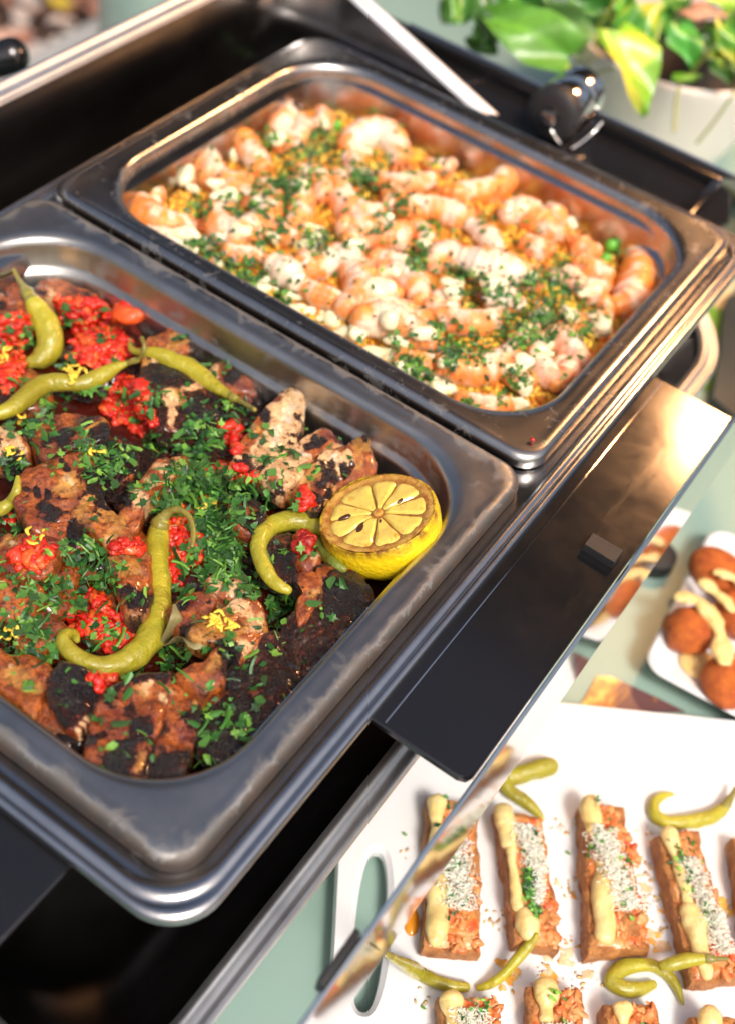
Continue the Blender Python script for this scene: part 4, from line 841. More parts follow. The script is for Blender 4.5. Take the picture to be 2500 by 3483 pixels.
# lemon zest curls
def zests(pts, S, lab):
    for i, (x, y, n, lb) in enumerate(pts):
        parts = []
        for k in range(n):
            P, N = S.hit(x + rnd.gauss(0, 16), y + rnd.gauss(0, 14)); d = nr.normal(0, 1, 3); d[2] *= .4; d /= np.linalg.norm(d); e = np.cross(d, [0, 0, 1]); l_ = rnd.uniform(.0010, .0026)
            V, Fc, _, _ = tube([P + N * .0012 - d * l_, P + N * .002 + e * l_ * .5, P + N * .0014 + d * l_], [.0005, .0010, .0006], 6, 4, .4); parts.append((V, Fc))
        mk('lemon_zest', *join(parts), 'zest', label=lb, cat='zest')
zests([(*Z5(465, 770), 22, 'yellow zest clump on the long bent chili'), (*Z7(1330, 750), 14, 'yellow zest clump on the golden cream chicken'), (*Z7(1420, 760), 8, 'yellow zest bits beside the zest clump on golden chicken'), (*Z7(60, 800), 10, 'yellow zest strand near the left pan side'), (*Z5(30, 660), 12, 'yellow zest bits on the relish by the drooping chili'), (*Z5(60, 1240), 9, 'yellow zest on the pale cream chunk'), (*Z5(600, 1260), 5, 'yellow zest thread on the parsley'), (*Z6(30, 860), 6, 'yellow zest in the parsley pile edge'), (*Z7(240, 230), 5, 'yellow zest on the orange-red relish'), (*Z5(150, 1030), 6, 'yellow zest below the long bent chili')], food, '')
# bright parsley sprig on the long bent chili
P, N = food.hit(*Z5(545, 880)); sp = empty('parsley_sprig', tuple(P), label='bright green parsley sprig on the long bent chili', cat='herb')
for k in range(7):
    V, Fc = LEAVES[4 + k % 3]; a_ = -2.2 + k * .55; M = Matrix.Rotation(a_, 3, 'Z') @ Matrix.Rotation(rnd.gauss(0, .4), 3, 'X'); adopt(mk('leaf', (V * .0042) @ np.array(M).T + P + np.array([.003 * math.cos(a_), .003 * math.sin(a_), .0025 + .0006 * k]), Fc, 'parsley1', smooth=False), sp)
# ------------------------------------------------------------------ shrimp and rice pan
rice = Surf()
P, Fc = grid(.021, .304, .023, .244, .0024)
cyy = .1335; dx = np.maximum(np.abs(P[:, 0] - .1625) - (.1415 - cr), 0); dy = np.maximum(np.abs(P[:, 1] - cyy) - (.1105 - cr), 0); dd = np.hypot(dx, dy)
k = np.where(dd > cr, cr / np.maximum(dd, 1e-9), 1); P[:, 0] = np.where(dd > cr, .1625 + np.sign(P[:, 0] - .1625) * ((.1415 - cr) + dx * k), P[:, 0]); P[:, 1] = np.where(dd > cr, cyy + np.sign(P[:, 1] - cyy) * ((.1105 - cr) + dy * k), P[:, 1])
edge = np.minimum(.1415 - np.abs(P[:, 0] - .1625), .1105 - np.abs(P[:, 1] - cyy))
P[:, 2] = -.034 + .008 * sstep(0, .05, edge) + fbm(P, .03, 3, 177) * .0028 + fbm(P, .007, 2, 178) * .0014
P[:, 2] -= .010 * sstep(.045, .0, np.hypot(P[:, 0] - .30, P[:, 1] - .21) - .03) * .6
ricebed = mk('rice_bed', P, Fc, 'ricebed', label='mound of orange seasoned rice under the shrimp', cat='rice'); rice.add(P, Fc); rice.build()
parts = []; cc = []; bedP = P
RC = [(.86, .50, .05), (.82, .40, .03), (.88, .58, .09), (.76, .30, .025), (.88, .54, .06), (.68, .20, .02)]
gV, gF = tube([(-.5, 0, 0), (-.25, 0, .03), (.25, 0, .03), (.5, 0, 0)], [.12, .19, .19, .12], 6, 1, endcap=False)[:2]
for i in range(7000):
    j = rnd.randrange(len(bedP)); ed_ = edge[j]
    if ed_ > .05 and rnd.random() < .55: continue
    M = np.array(Matrix.Rotation(rnd.uniform(0, 6.283), 3, 'Z') @ Matrix.Rotation(rnd.gauss(0, .55), 3, 'Y'))
    s = rnd.uniform(.0045, .0068); pos = bedP[j] + np.array([rnd.uniform(-.0012, .0012), rnd.uniform(-.0012, .0012), rnd.uniform(.0, .0022)])
    if abs(pos[0] - .1625) > .1375 or abs(pos[1] - cyy) > .107: continue
    parts.append(((gV * s) @ M.T + pos, gF)); c = np.array(RC[rnd.randrange(6)]) * rnd.uniform(.8, 1.15); cc.append(np.tile(c, (len(gV), 1)))
V, Fc = join(parts); mk('rice_grains', V, Fc, 'rice', col=np.clip(np.concatenate(cc), 0, .9), label='loose yellow-orange rice grains over the mound', cat='rice', kind='stuff'); rice.add(V, Fc)
rice.build()
SH = [  # (crop, centreline with radii, orange back sign or None, label or None)
 (Z4, [(590, 62, 24), (640, 52, 34), (690, 95, 44), (700, 150, 48), (655, 195, 48), (570, 210, 46), (480, 212, 38), (430, 205, 24)], 'most tightly hooked orange shrimp beside the far wall'),
 (Z4, [(110, 150, 30), (200, 178, 44), (290, 170, 44), (360, 150, 28)], None), (Z4, [(170, 262, 38), (250, 272, 48), (330, 282, 48), (420, 295, 48), (490, 322, 46), (530, 310, 30)], 'long pale shrimp with a round orange tail end'),
 (Z4, [(710, 300, 42), (780, 302, 58), (840, 338, 58), (900, 380, 48), (955, 402, 26)], 'pale shrimp with bright red spots by the loose yellow rice'), (Z4, [(1288, 480, 26), (1312, 555, 56), (1305, 640, 70), (1270, 715, 66), (1215, 735, 40)], 'orange shrimp standing alone at the right pan wall'),
 (Z4, [(0, 395, 44), (80, 400, 60), (160, 412, 58), (225, 430, 42)], None), (Z4, [(520, 515, 46), (600, 548, 68), (680, 568, 68), (760, 592, 56), (812, 625, 28)], 'big pink ridged shrimp in the middle of the pan'),
 (Z4, [(370, 530, 44), (430, 500, 56), (490, 520, 48)], None), (Z4, [(350, 735, 26), (430, 790, 42), (520, 815, 50), (610, 808, 46), (685, 765, 28)], 'smile-shaped white shrimp with a red inner edge'),
 (Z4, [(420, 1000, 46), (520, 1030, 58), (620, 1020, 58), (700, 982, 48), (745, 920, 32)], 'smile-shaped shrimp under a thick clump of parsley'), (Z4, [(850, 890, 34), (838, 975, 48), (880, 1045, 50), (935, 1055, 44), (955, 1005, 34)], 'white curled shrimp near the bare rice corner'),
 (Z4, [(920, 880, 46), (990, 920, 56), (1035, 985, 46)], None), (Z4, [(50, 800, 56), (140, 798, 68), (220, 828, 62), (300, 868, 54), (385, 905, 32)], None), (Z4, [(0, 540, 46), (40, 615, 68), (30, 700, 66), (-35, 745, 46)], None),
 (Z4, [(150, 560, 38), (215, 590, 56), (280, 640, 58), (315, 710, 38)], None), (Z4, [(550, 360, 32), (615, 415, 44), (655, 465, 34)], None), (Z4, [(800, 445, 34), (850, 470, 44), (905, 470, 28)], None),
 (Z4, [(920, 600, 34), (985, 600, 46), (1045, 640, 38)], None), (Z4, [(1050, 535, 34), (1115, 575, 44), (1175, 592, 28)], None), (Z4, [(630, 690, 38), (705, 700, 46), (765, 722, 28)], None),
 (Z4, [(290, 370, 34), (335, 425, 42), (325, 475, 30)], None), (Z4, [(230, 975, 38), (305, 1008, 50), (385, 1000, 36)], None), (Z4, [(500, 1165, 34), (600, 1200, 46), (700, 1190, 34)], None),
 (Z3, [(960, 120, 42), (905, 180, 50), (880, 250, 50), (950, 285, 50), (1015, 235, 48), (1000, 170, 34)], 'ring-curled shrimp in the far corner by yellow rice'), (Z3, [(690, 205, 34), (710, 270, 50), (758, 332, 54), (800, 410, 44)], 'upright orange-banded shrimp tail'),
 (Z3, [(530, 325, 42), (530, 390, 58), (560, 452, 60), (640, 485, 52), (725, 470, 36)], 'pale L-curled shrimp beside the upright orange-banded tail'), (Z3, [(1230, 290, 40), (1300, 240, 60), (1400, 232, 64), (1470, 290, 58), (1490, 360, 42)], 'arched shrimp at the far long wall'),
 (Z3, [(190, 580, 44), (240, 660, 66), (330, 690, 60), (435, 690, 40)], 'deep orange seared shrimp in the left corner of the pan'), (Z3, [(250, 720, 38), (340, 765, 46), (430, 790, 34)], None),
 (Z3, [(560, 630, 44), (595, 715, 60), (700, 725, 60), (800, 685, 60), (845, 605, 54), (785, 590, 40)], 'U-curled shrimp with orange top among parsley'), (Z3, [(1000, 430, 38), (1080, 450, 50), (1115, 530, 40)], None), (Z3, [(970, 515, 56), (1000, 570, 58), (990, 640, 50), (955, 690, 36)], None),
 (Z3, [(1185, 440, 38), (1190, 530, 54), (1230, 600, 58), (1310, 635, 50), (1385, 620, 32)], None), (Z3, [(1220, 700, 48), (1330, 715, 64), (1430, 738, 64), (1510, 745, 42)], None), (Z3, [(870, 890, 48), (930, 930, 62), (975, 975, 44)], None),
 (Z3, [(1090, 910, 46), (1170, 865, 64), (1250, 895, 68), (1295, 970, 66), (1325, 1050, 46)], 'plump orange arched shrimp above the front wall'), (Z3, [(1380, 860, 42), (1460, 895, 56), (1540, 930, 56), (1605, 985, 42)], None), (Z3, [(1020, 1000, 38), (1080, 1040, 46), (1150, 1062, 46), (1240, 1095, 38)], None),
 (Z3, [(1450, 530, 42), (1520, 600, 54), (1605, 615, 42)], None), (Z3, [(1290, 1130, 46), (1400, 1120, 60), (1500, 1140, 60), (1610, 1175, 46)], None), (Z3, [(640, 830, 40), (720, 850, 46), (790, 840, 34)], None), (Z4, [(1130, 690, 24), (1170, 730, 26), (1170, 800, 22)], None),
]
PANQ = [(470, 690), (1010, 380), (1180, 400), (2150, 870), (2130, 1050), (1830, 1400), (1600, 1330), (560, 760)]; used = [np.mean([zf(x, y) for x, y, r in pts], 0) for zf, pts, _ in SH]; IDF = lambda x, y: (x, y)
tries = 0
while tries < 900 and len(SH) < 66:
    tries += 1; x, y = rnd.uniform(450, 2150), rnd.uniform(380, 1400)
    if not inpoly(x, y, PANQ) or min(math.hypot(x - u[0], y - u[1]) for u in used) < 66: continue
    a_ = rnd.uniform(0, 6.283); sc_ = .75 + y / 2600; bd = rnd.choice((-1, 1)) * rnd.uniform(.3, .9); L_ = 40 * sc_
    SH.append((IDF, [(x + L_ * (t * math.cos(a_) - bd * t * t * math.sin(a_)), y + L_ * .8 * (t * math.sin(a_) + bd * t * t * math.cos(a_)), sc_ * r) for t, r in ((-1, 18), (-.35, 30), (.35, 30), (1, 17))], None)); used.append((x, y))
for i, (zf, pts, lab) in enumerate(SH):
    scl = .7371 if zf is Z4 else (1. if zf is IDF else .6757)
    q = [(*zf(x, y), r * scl * 1.28) for x, y, r in pts]; P, R = pathpx(q, rice, .5)
    top = empty('shrimp', tuple(P[len(P) // 2]), label=lab or ('small pale shrimp piece tucked between larger shrimp' if zf is IDF else 'plump curved pink-white shrimp with orange back among the parsley'), cat='shrimp', group='cooked shrimp on the rice')
    if lab is None: pass
    V, Fc, t, an = tube(P, R, 18, 10, 1.05)
    N = vnormals(V, Fc); rad = np.interp(t, np.linspace(0, 1, len(R)), R); L = np.linalg.norm(np.diff(P, axis=0), axis=1).sum(); ns = max(3, round(L / .0085))
    ph = t * ns; fr = ph - np.floor(ph); ridge = np.exp(-((fr - .02) / .12) ** 2) + np.exp(-((fr - 1.02) / .12) ** 2)
    cen = P.mean(0); mid = P[len(P) // 2]; outd = mid - cen; outd[2] = 0
    outd = outd / np.linalg.norm(outd) if np.linalg.norm(outd) > .0015 else CAM_R[:, 1] * np.array([1, 1, 0])
    locout = V - cen; locout[:, 2] = 0; locout /= np.linalg.norm(locout, axis=1)[:, None] + 1e-6
    if np.linalg.norm(mid - cen) < .0015: locout = np.tile(outd / np.linalg.norm(outd), (len(V), 1))
    dots = (N * locout).sum(1) * .8 + N[:, 2] * .35
    n1 = fbm(V, .007, 3, 500 + i); n2 = fbm(V, .003, 2, 600 + i)
    w_or = sstep(.18, .80, dots + n1 * .7 - .12 + (fr < .45) * .22 - .03) * .95
    if i in (0, 4, 27, 24): w_or = np.clip(w_or * 1.3 + .25 * (n1 > 0), 0, 1)
    if i in (10, 11, 34, 17): w_or *= .45
    w_red = sstep(.45, .85, dots + n2 * .6) * .7
    col = np.array((.88, .72, .56)) * (1 - w_or[:, None]) + np.array((.88, .30, .035)) * w_or[:, None]
    col = col * (1 - .6 * w_red[:, None]) + np.array((.72, .10, .025)) * .6 * w_red[:, None]
    pale = sstep(.1, .6, fbm(V, .012, 2, 700 + i)) * .5 * (1 - w_or); col = col * (1 - pale[:, None]) + np.array((.88, .80, .68)) * pale[:, None]
    V = V + N * (rad * (ridge * .10 - .06 * np.exp(-((fr - .16) / .08) ** 2) + n1 * .05 + n2 * .02))[:, None]
    adopt(mk('body', V, Fc, 'shrimp', col=col), top); rice.add(V, Fc)
    if lab:                                           # a tail fan on the ones whose end shows
        d = P[-1] - P[-2]; d /= np.linalg.norm(d); e = np.cross(d, [0, 0, 1]); r_ = R[-1]
        TV = []; TF = []
        for s in (-1, 0, 1):
            dd_ = d + e * s * .45; b0 = len(TV); tip = P[-1] + dd_ * r_ * 1.7; TV += [P[-1] + e * s * r_ * .3 + [0, 0, r_ * .3], tip + e * r_ * .35 + [0, 0, r_ * .1], tip + dd_ * r_ * .25 + [0, 0, r_ * .2], tip - e * r_ * .35 + [0, 0, r_ * .1], tip + [0, 0, -r_ * .1]]
            TF += [(b0, b0 + 1, b0 + 2), (b0, b0 + 2, b0 + 3), (b0, b0 + 4, b0 + 1), (b0, b0 + 3, b0 + 4), (b0 + 1, b0 + 4, b0 + 2), (b0 + 2, b0 + 4, b0 + 3)]
        adopt(mk('tail', np.array(TV), TF, 'shrimp', col=np.tile((.75, .2, .05), (len(TV), 1))), top)
rice.build()
EG = [(Z3, 420, 440, 42, 70), (Z3, 455, 520, 40, 40), (Z3, 620, 555, 90, 45), (Z3, 430, 810, 50, 32), (Z3, 830, 750, 90, 35), (Z3, 1040, 800, 90, 25), (Z3, 650, 350, 50, 32), (Z3, 800, 990, 60, 26), (Z3, 1100, 185, 32, 30), (Z3, 1300, 330, 60, 20), (Z3, 130, 645, 50, 22), (Z3, 1410, 1000, 60, 60), (Z3, 960, 1060, 70, 30), (Z3, 1300, 440, 60, 30), (Z3, 880, 260, 50, 36),
      (Z4, 1000, 270, 40, 60), (Z4, 1010, 360, 28, 50), (Z4, 220, 900, 90, 40), (Z4, 130, 960, 90, 50), (Z4, 340, 1090, 120, 40), (Z4, 420, 1130, 60, 35), (Z4, 790, 1110, 50, 70), (Z4, 760, 1190, 60, 30), (Z4, 1080, 670, 55, 30), (Z4, 1150, 820, 40, 50), (Z4, 870, 790, 70, 40), (Z4, 780, 1000, 40, 50), (Z4, 1000, 790, 45, 55), (Z4, 460, 640, 50, 30), (Z4, 100, 660, 50, 60), (Z4, 640, 640, 60, 22), (Z4, 20, 860, 40, 60), (Z4, 720, 1040, 40, 30), (Z4, 1150, 860, 40, 22)]
for q_ in range(40):
    x, y = rnd.uniform(450, 2150), rnd.uniform(420, 1400)
    if inpoly(x, y, PANQ): EG.append((IDF, x, y, rnd.uniform(22, 48), rnd.uniform(14, 30)))
for x, y in ((760, 900), (900, 985), (1040, 1065), (1180, 1150), (1330, 1230), (1480, 1310), (680, 850), (1120, 1090), (1400, 1260), (620, 800)): EG.append((IDF, x, y, rnd.uniform(45, 70), rnd.uniform(22, 36)))
for i, (zf, x, y, rx, ry) in enumerate(EG):
    scl = .7371 if zf is Z4 else (1. if zf is IDF else .6757); P, N = rice.hit(*zf(x, y)); k = scl / pxscale(P)
    V, Fc = ICO3; W_ = V * np.array([rx * k, ry * k, .0035]); W_ = W_[:, :1] * (CAM_R[:, 0] * [1, 1, .2]) + W_[:, 1:2] * (CAM_R[:, 1] * [1, 1, .35]) + W_[:, 2:] * np.array([0, 0, 1]) + P + np.array([0, 0, .0012])
    W_ = rough(W_, Fc, (.008, .0026, 20 + i), (.003, .0009, 90 + i))
    mk('egg_chunk', W_, Fc, 'egg', label='soft cream-white chunk scattered between the shrimp', cat='egg', group='cream-white chunks on the rice'); rice.add(W_, Fc)
for zf, x, y, lb in ((Z4, 520, 70, 'green pea beside the tightly hooked shrimp'), (Z4, 1185, 465, 'green pea on loose rice left of the lone orange shrimp'), (Z4, 1160, 525, 'green pea just below another pea near the lone orange shrimp'), (Z3, 1175, 200, 'green pea in the far corner rice')):
    P, N = rice.hit(*zf(x, y)); V, Fc = ICO2; mk('pea', V * .0042 + P + np.array([0, 0, .002]), Fc, 'pea', label=lb, cat='pea')
for zf, x, y, lb in ((Z3, 985, 95, 'dark red bean at the far corner of the rice'), (Z4, 590, 700, 'dark bean between the smile-shaped shrimp and the pink shrimp')):
    P, N = rice.hit(*zf(x, y)); V, Fc = ICO2; mk('bean', V * np.array([.005, .0035, .0035]) + P + np.array([0, 0, .001]), Fc, 'lemon_seed', label=lb, cat='bean')
rice.build()
CL2 = cl(Z3, .6757, (850, 560, 110, 70), (900, 480, 90, 45), (1000, 390, 110, 70), (1100, 270, 70, 45), (490, 600, 60, 30), (480, 830, 70, 40), (560, 800, 50, 16), (740, 930, 80, 46), (900, 1070, 50, 26), (960, 740, 80, 22), (1090, 770, 60, 30), (1330, 510, 60, 30), (820, 240, 60, 24), (700, 580, 60, 24), (1160, 330, 60, 16), (1250, 420, 60, 16), (1420, 680, 60, 10), (820, 760, 60, 14), (1480, 590, 60, 10), (1570, 830, 60, 20), (640, 880, 60, 18), (1400, 400, 80, 14))
CL2 += cl(Z4, .7371, (40, 140, 50, 22), (450, 935, 70, 55), (540, 930, 70, 45), (760, 850, 90, 75), (850, 700, 110, 70), (940, 740, 110, 70), (880, 610, 60, 36), (1050, 850, 50, 24), (250, 1020, 60, 34), (320, 1050, 50, 26), (770, 1060, 50, 22), (520, 1180, 26, 12), (300, 530, 50, 24), (560, 650, 80, 36), (700, 690, 60, 16), (350, 370, 50, 18), (960, 525, 40, 16), (480, 590, 40, 12), (620, 330, 40, 8), (390, 830, 40, 16), (700, 1160, 50, 10), (1130, 760, 50, 10), (180, 110, 90, 18), (230, 230, 90, 14), (60, 470, 120, 16), (400, 100, 40, 8), (240, 890, 70, 12), (660, 860, 50, 8), (1000, 640, 60, 14), (870, 840, 60, 30))
CL2 += [(1300, 850, 560, 190), (1750, 1000, 300, 60), (900, 720, 300, 60)]
CL2 = [(x, y, r, int(n * 2.1)) for x, y, r, n in CL2]
strew(CL2, rice, .0012, .0033, 80, 'green chopped parsley flake on the shrimp', 'parsley flakes on the shrimp', 'finely chopped parsley scattered over the shrimp and rice', None)
zests([(*Z4(370, 110), 6, 'yellow zest between shrimp near the far wall'), (*Z4(660, 275), 6, 'yellow zest beside the red-spotted shrimp'), (*Z4(1090, 880), 8, 'yellow zest on the bare rice edge'), (900, 350, 4, 'yellow zest thread stuck on the pan wall')], rice, '')

# ------------------------------------------------------------------ white platter with toasts
PZ = TABLE_Z + .016
plat = empty('platter', tuple(onz(1900, 3000, TABLE_Z)), label='large white platter with an oval handle slot holding cheese toasts', cat='platter')
A = onz(1890, 2385, PZ); B_ = onz(2500, 2448, PZ); ux = (B_ - A)[:2]; ux /= np.linalg.norm(ux); ux = np.array([*ux, 0]); uy = np.array([ux[1], -ux[0], 0])
if uy @ (onz(1900, 3300, PZ) - A) < 0: uy = -uy
lft = onz(1128, 3250, PZ); l_u = (lft - A) @ ux
org = A + ux * l_u                                  # far-left corner of the platter
def pl3(u, v, z): return org + ux * u + uy * v + np.array([0, 0, z - PZ])
HW, HL = .52, .30
slotc = onz(1262, 3150, PZ); su, sv = (slotc - org) @ ux, (slotc - org) @ uy; se = onz(1240, 3440, PZ) - onz(1290, 2890, PZ); sl = np.linalg.norm(se[:2]) / 2; sang = math.atan2(se @ ux, se @ uy); SR = (np.linalg.norm(onz(1316, 3150, PZ) - onz(1206, 3150, PZ)) / 2 * .95, sl)
def oval(rx, ry, n=40, c=(0, 0)): return np.array([(c[0] + (p_[0] * math.cos(sang) + p_[1] * math.sin(sang)), c[1] + (-p_[0] * math.sin(sang) + p_[1] * math.cos(sang))) for p_ in oval0(rx, ry, n)])
def oval0(rx, ry, n=40, c=(0, 0)): return np.array([(c[0] + rx * math.copysign(abs(math.cos(t)) ** .8, math.cos(t)), c[1] + ry * math.copysign(abs(math.sin(t)) ** .8, math.sin(t))) for t in np.linspace(0, 2 * math.pi, n + 1)[:-1]])
outer = rr(0, HW, -.0, HL, .030, 8)
bm = bmesh.new()
def ringv(pts, z): return [bm.verts.new(pl3(u, v, z)) for u, v in pts]
def loop(vs): return [bm.edges.new((vs[i], vs[(i + 1) % len(vs)])) for i in range(len(vs))]
oc = np.array([HW / 2, HL / 2])
def inset(pts, d): return np.array([np.clip(p, 0, None) * 0 + p + (oc - p) / np.linalg.norm(oc - p) * d for p in pts])
slot = oval(*SR, c=(su, sv))
o1 = ringv(outer, PZ - .004); o2 = ringv(inset(outer, .0015), PZ); s1 = ringv(oval(SR[0] + .003, SR[1] + .003, c=(su, sv)), PZ); s2 = ringv(slot, PZ - .003); s3 = ringv(slot, PZ - .009); ob = ringv(inset(outer, .006), PZ - .010)
def bridge(a, b_):
    for i in range(len(a)): j = (i + 1) % len(a); bm.faces.new((a[i], a[j], b_[j], b_[i]))
bridge(ob, o1); bridge(o1, o2); bridge(s1, s2); bridge(s2, s3)
eA = [bm.edges.get((o2[i], o2[(i + 1) % len(o2)])) for i in range(len(o2))] + [bm.edges.get((s1[i], s1[(i + 1) % len(s1)])) for i in range(len(s1))]
bmesh.ops.triangle_fill(bm, use_beauty=True, edges=eA)
eB = [bm.edges.get((ob[i], ob[(i + 1) % len(ob)])) for i in range(len(ob))] + [bm.edges.get((s3[i], s3[(i + 1) % len(s3)])) for i in range(len(s3))]
bmesh.ops.triangle_fill(bm, use_beauty=True, edges=eB)
bmesh.ops.recalc_face_normals(bm, faces=bm.faces[:])
bm.verts.index_update(); V = np.array([v.co[:] for v in bm.verts]); Fc = [[v.index for v in f.verts] for f in bm.faces]; bm.free()
adopt(mk('dish', V, Fc, 'ceramic', smooth='auto'), plat)
for u, v in ((.1, .04), (.1, .26), (.42, .04), (.42, .26)):
    p = pl3(u, v, PZ); adopt(mk('foot', *lathe([(.010, 0), (.011, .0072)], (p[0], p[1], TABLE_Z), 16, True, True), 'ceramic', smooth='auto'), plat)
psurf = Surf(); psurf.add(V, Fc); psurf.build()

def toast(quad, hgt, lab, seed, aio, tom, chs, herb):
    """quad: top face corners far-left, far-right, near-right, near-left in photograph pixels; toppings in (s across, t along) of the top face"""
    zt = PZ + hgt; Q = [onz(x, y, zt) for x, y in quad]
    o = empty('toast', tuple((Q[0] + Q[2]) / 2 * np.array([1, 1, 0]) + np.array([0, 0, PZ])), label=lab, cat='toast', group='cheese toasts on the white platter')
    def tp(s, t): return (Q[0] * (1 - s) + Q[1] * s) * (1 - t) + (Q[3] * (1 - s) + Q[2] * s) * t
    n, m = 16, 40; st = [(s, t) for t in np.linspace(0, 1, m) for s in np.linspace(0, 1, n)]
    bnd = [(s, 0) for s in np.linspace(0, 1, n)[:-1]] + [(1, t) for t in np.linspace(0, 1, m)[:-1]] + [(s, 1) for s in np.linspace(1, 0, n)[:-1]] + [(0, t) for t in np.linspace(1, 0, m)[:-1]]
    c = tp(.5, .5); rings = []
    for f, z in ((.97, PZ), (1.0, PZ + .003), (1.0, zt - .003), (.975, zt - .0006), (.93, zt), (.6, zt + .0005), (.2, zt + .0005)):
        rg = np.array([c + (tp(s, t) - c) * f for s, t in bnd]); rg[:, 2] = z; rings.append(rg)
    V, Fc = loft(rings, True, True)
    if np.cross(rings[0][1] - rings[0][0], rings[0][n + 2] - rings[0][1])[2] < 0: Fc = [f[::-1] for f in Fc]
    V = rough(V, Fc, (.012, .0012, seed), (.004, .0007, seed + 1)); V[:, 2] = np.maximum(V[:, 2], PZ + .0002)
    adopt(mk('bread', V, Fc, 'bread', smooth='auto'), o)
    tops = Surf(); tops.add(V, Fc)
    gs, gt = 18, 54; G = np.array([tp(.04 + .92 * i / (gs - 1), .02 + .96 * j / (gt - 1)) for j in range(gt) for i in range(gs)])
    ea = np.array([min(i, gs - 1 - i, j, gt - 1 - j) for j in range(gt) for i in range(gs)]); G[:, 2] = zt - .0012 + np.minimum(ea, 2) * .0011 + fbm(G, .006, 3, seed + 40) * .0011 + fbm(G, .0022, 2, seed + 41) * .0006
    m1 = sstep(-.1, .3, fbm(G, .008, 3, seed + 42))[:, None]; m2 = sstep(.25, .5, fbm(G, .005, 2, seed + 43))[:, None]; gc = np.array((.78, .40, .16)) * (1 - m1) + np.array((.80, .26, .06)) * m1; gc = gc * (1 - m2) + np.array((.72, .09, .02)) * m2
    V2, F2 = G, [(j * gs + i, j * gs + i + 1, (j + 1) * gs + i + 1, (j + 1) * gs + i) for j in range(gt - 1) for i in range(gs - 1)]
    if np.cross(G[1] - G[0], G[gs] - G[0])[2] < 0: F2 = [f[::-1] for f in F2]
    adopt(mk('tomato_spread', V2, F2, 'tomato', col=gc), o); tops.add(V2, F2)
    parts = []; cc = []
    for s0, t0, s1, t1, nn in tom:
        for i in range(int(nn * 1.1)):
            s, t = rnd.uniform(s0, s1), rnd.uniform(t0, t1); r = rnd.uniform(.0009, .0022); W_ = ICO2[0] * np.array([r * 1.9, r * 1.1, r * .6]); W_ = W_ + fbm(W_ + i, .0014, 2, i)[:, None] * ICO2[0] * r * .8; W_ = W_ @ np.array(Matrix.Rotation(rnd.uniform(0, 6.3), 3, 'Z') @ Matrix.Rotation(rnd.gauss(0, .5), 3, 'X')).T * rnd.uniform(.7, 1.1)
            p = tp(s, t); p[2] = zt + r * .35; parts.append((W_ + p, ICO2[1])); cq = ((.72, .24, .07), (.70, .08, .02), (.78, .38, .14), (.66, .16, .04))[rnd.choices((0, 1, 2, 3), (5, 1.4, 4, 3))[0]]; cc.append(np.tile(cq, (len(W_), 1)))
    V, Fc = join(parts); adopt(mk('tomato_topping', V, Fc, 'tomato', col=np.concatenate(cc)), o); tops.add(V, Fc)
    for seg in aio:
        L = [tp(s, t) + np.array([0, 0, .0022]) for s, t, r in seg]; V, Fc, _, _ = tube(L, [r for *_, r in seg], 14, 6, .8); V = rough(V, Fc, (.009, .0009, seed + 7), (.004, .0004, seed + 8)); adopt(mk('aioli', V, Fc, 'aioli'), o); tops.add(V, Fc)
    tops.build()
    parts = []
    for s0, t0, s1, t1, nn, wd in chs:
        for i in range(nn * 4):
            f = rnd.random(); s, t = s0 + (s1 - s0) * f + rnd.gauss(0, wd), t0 + (t1 - t0) * f; p = tp(s, t); h = tops.b.ray_cast(Vector((p[0], p[1], zt + .05)), Vector((0, 0, -1)), .2)
            z = (h[0].z if h[0] else PZ) + rnd.random() ** 1.5 * .0035; d = nr.normal(0, 1, 3); d[2] *= .35; d /= np.linalg.norm(d); l_ = rnd.uniform(.0005, .0016); e = np.cross(d, [0, 0, 1]); e /= np.linalg.norm(e) + 1e-9; p = np.array([p[0], p[1], z + .0006]); w2 = .00026
            parts.append((np.array([p - d * l_ - e * w2, p - d * l_ + e * w2, p + d * l_ + e * w2, p + d * l_ - e * w2, p - d * l_ + [0, 0, w2 * 2], p + d * l_ + [0, 0, w2 * 2]]), [(0, 3, 5, 4), (1, 4, 5, 2), (0, 4, 1), (3, 2, 5), (0, 1, 2, 3)]))
    V, Fc = join(parts); adopt(setp(mk('grated_cheese', V, Fc, 'cheese', smooth=False), kind='stuff'), o)
    parts = []; cc = []
    for s, t, sd_, nn in herb:
        for i in range(nn * 2):
            p = tp(s + rnd.gauss(0, sd_), t + rnd.gauss(0, sd_ * .5)); h = tops.b.ray_cast(Vector((p[0], p[1], zt + .05)), Vector((0, 0, -1)), .2); p[2] = (h[0].z if h[0] else PZ) + rnd.uniform(.001, .0035)
            li = rnd.randrange(7); M = np.array(Matrix.Rotation(rnd.uniform(0, 6.28), 3, 'Z') @ Matrix.Rotation(rnd.gauss(0, .5), 3, 'X')); parts.append(((LEAVES[li][0] * rnd.uniform(.0010, .0024)) @ M.T + p, LEAVES[li][1])); cc.append(np.tile(np.array(PGRN[rnd.randrange(5)]) * 1.5, (len(LEAVES[li][0]), 1)))
    V, Fc = join(parts); adopt(setp(mk('herb_flecks', V, Fc, 'parsley_mass', smooth=False, col=np.concatenate(cc)), kind='stuff'), o)
    psurf.V += tops.V; psurf.F += [tuple(i + psurf.n for i in f) for f in tops.F]; psurf.n += tops.n
al_ = lambda s, t0, t1, r, e=.0: [(s + e * math.sin(3 * t), t, r * 1.15 * (1 + .3 * math.sin(9 * t + s * 7) + .15 * math.sin(23 * t))) for t in np.linspace(t0, t1, 8)]
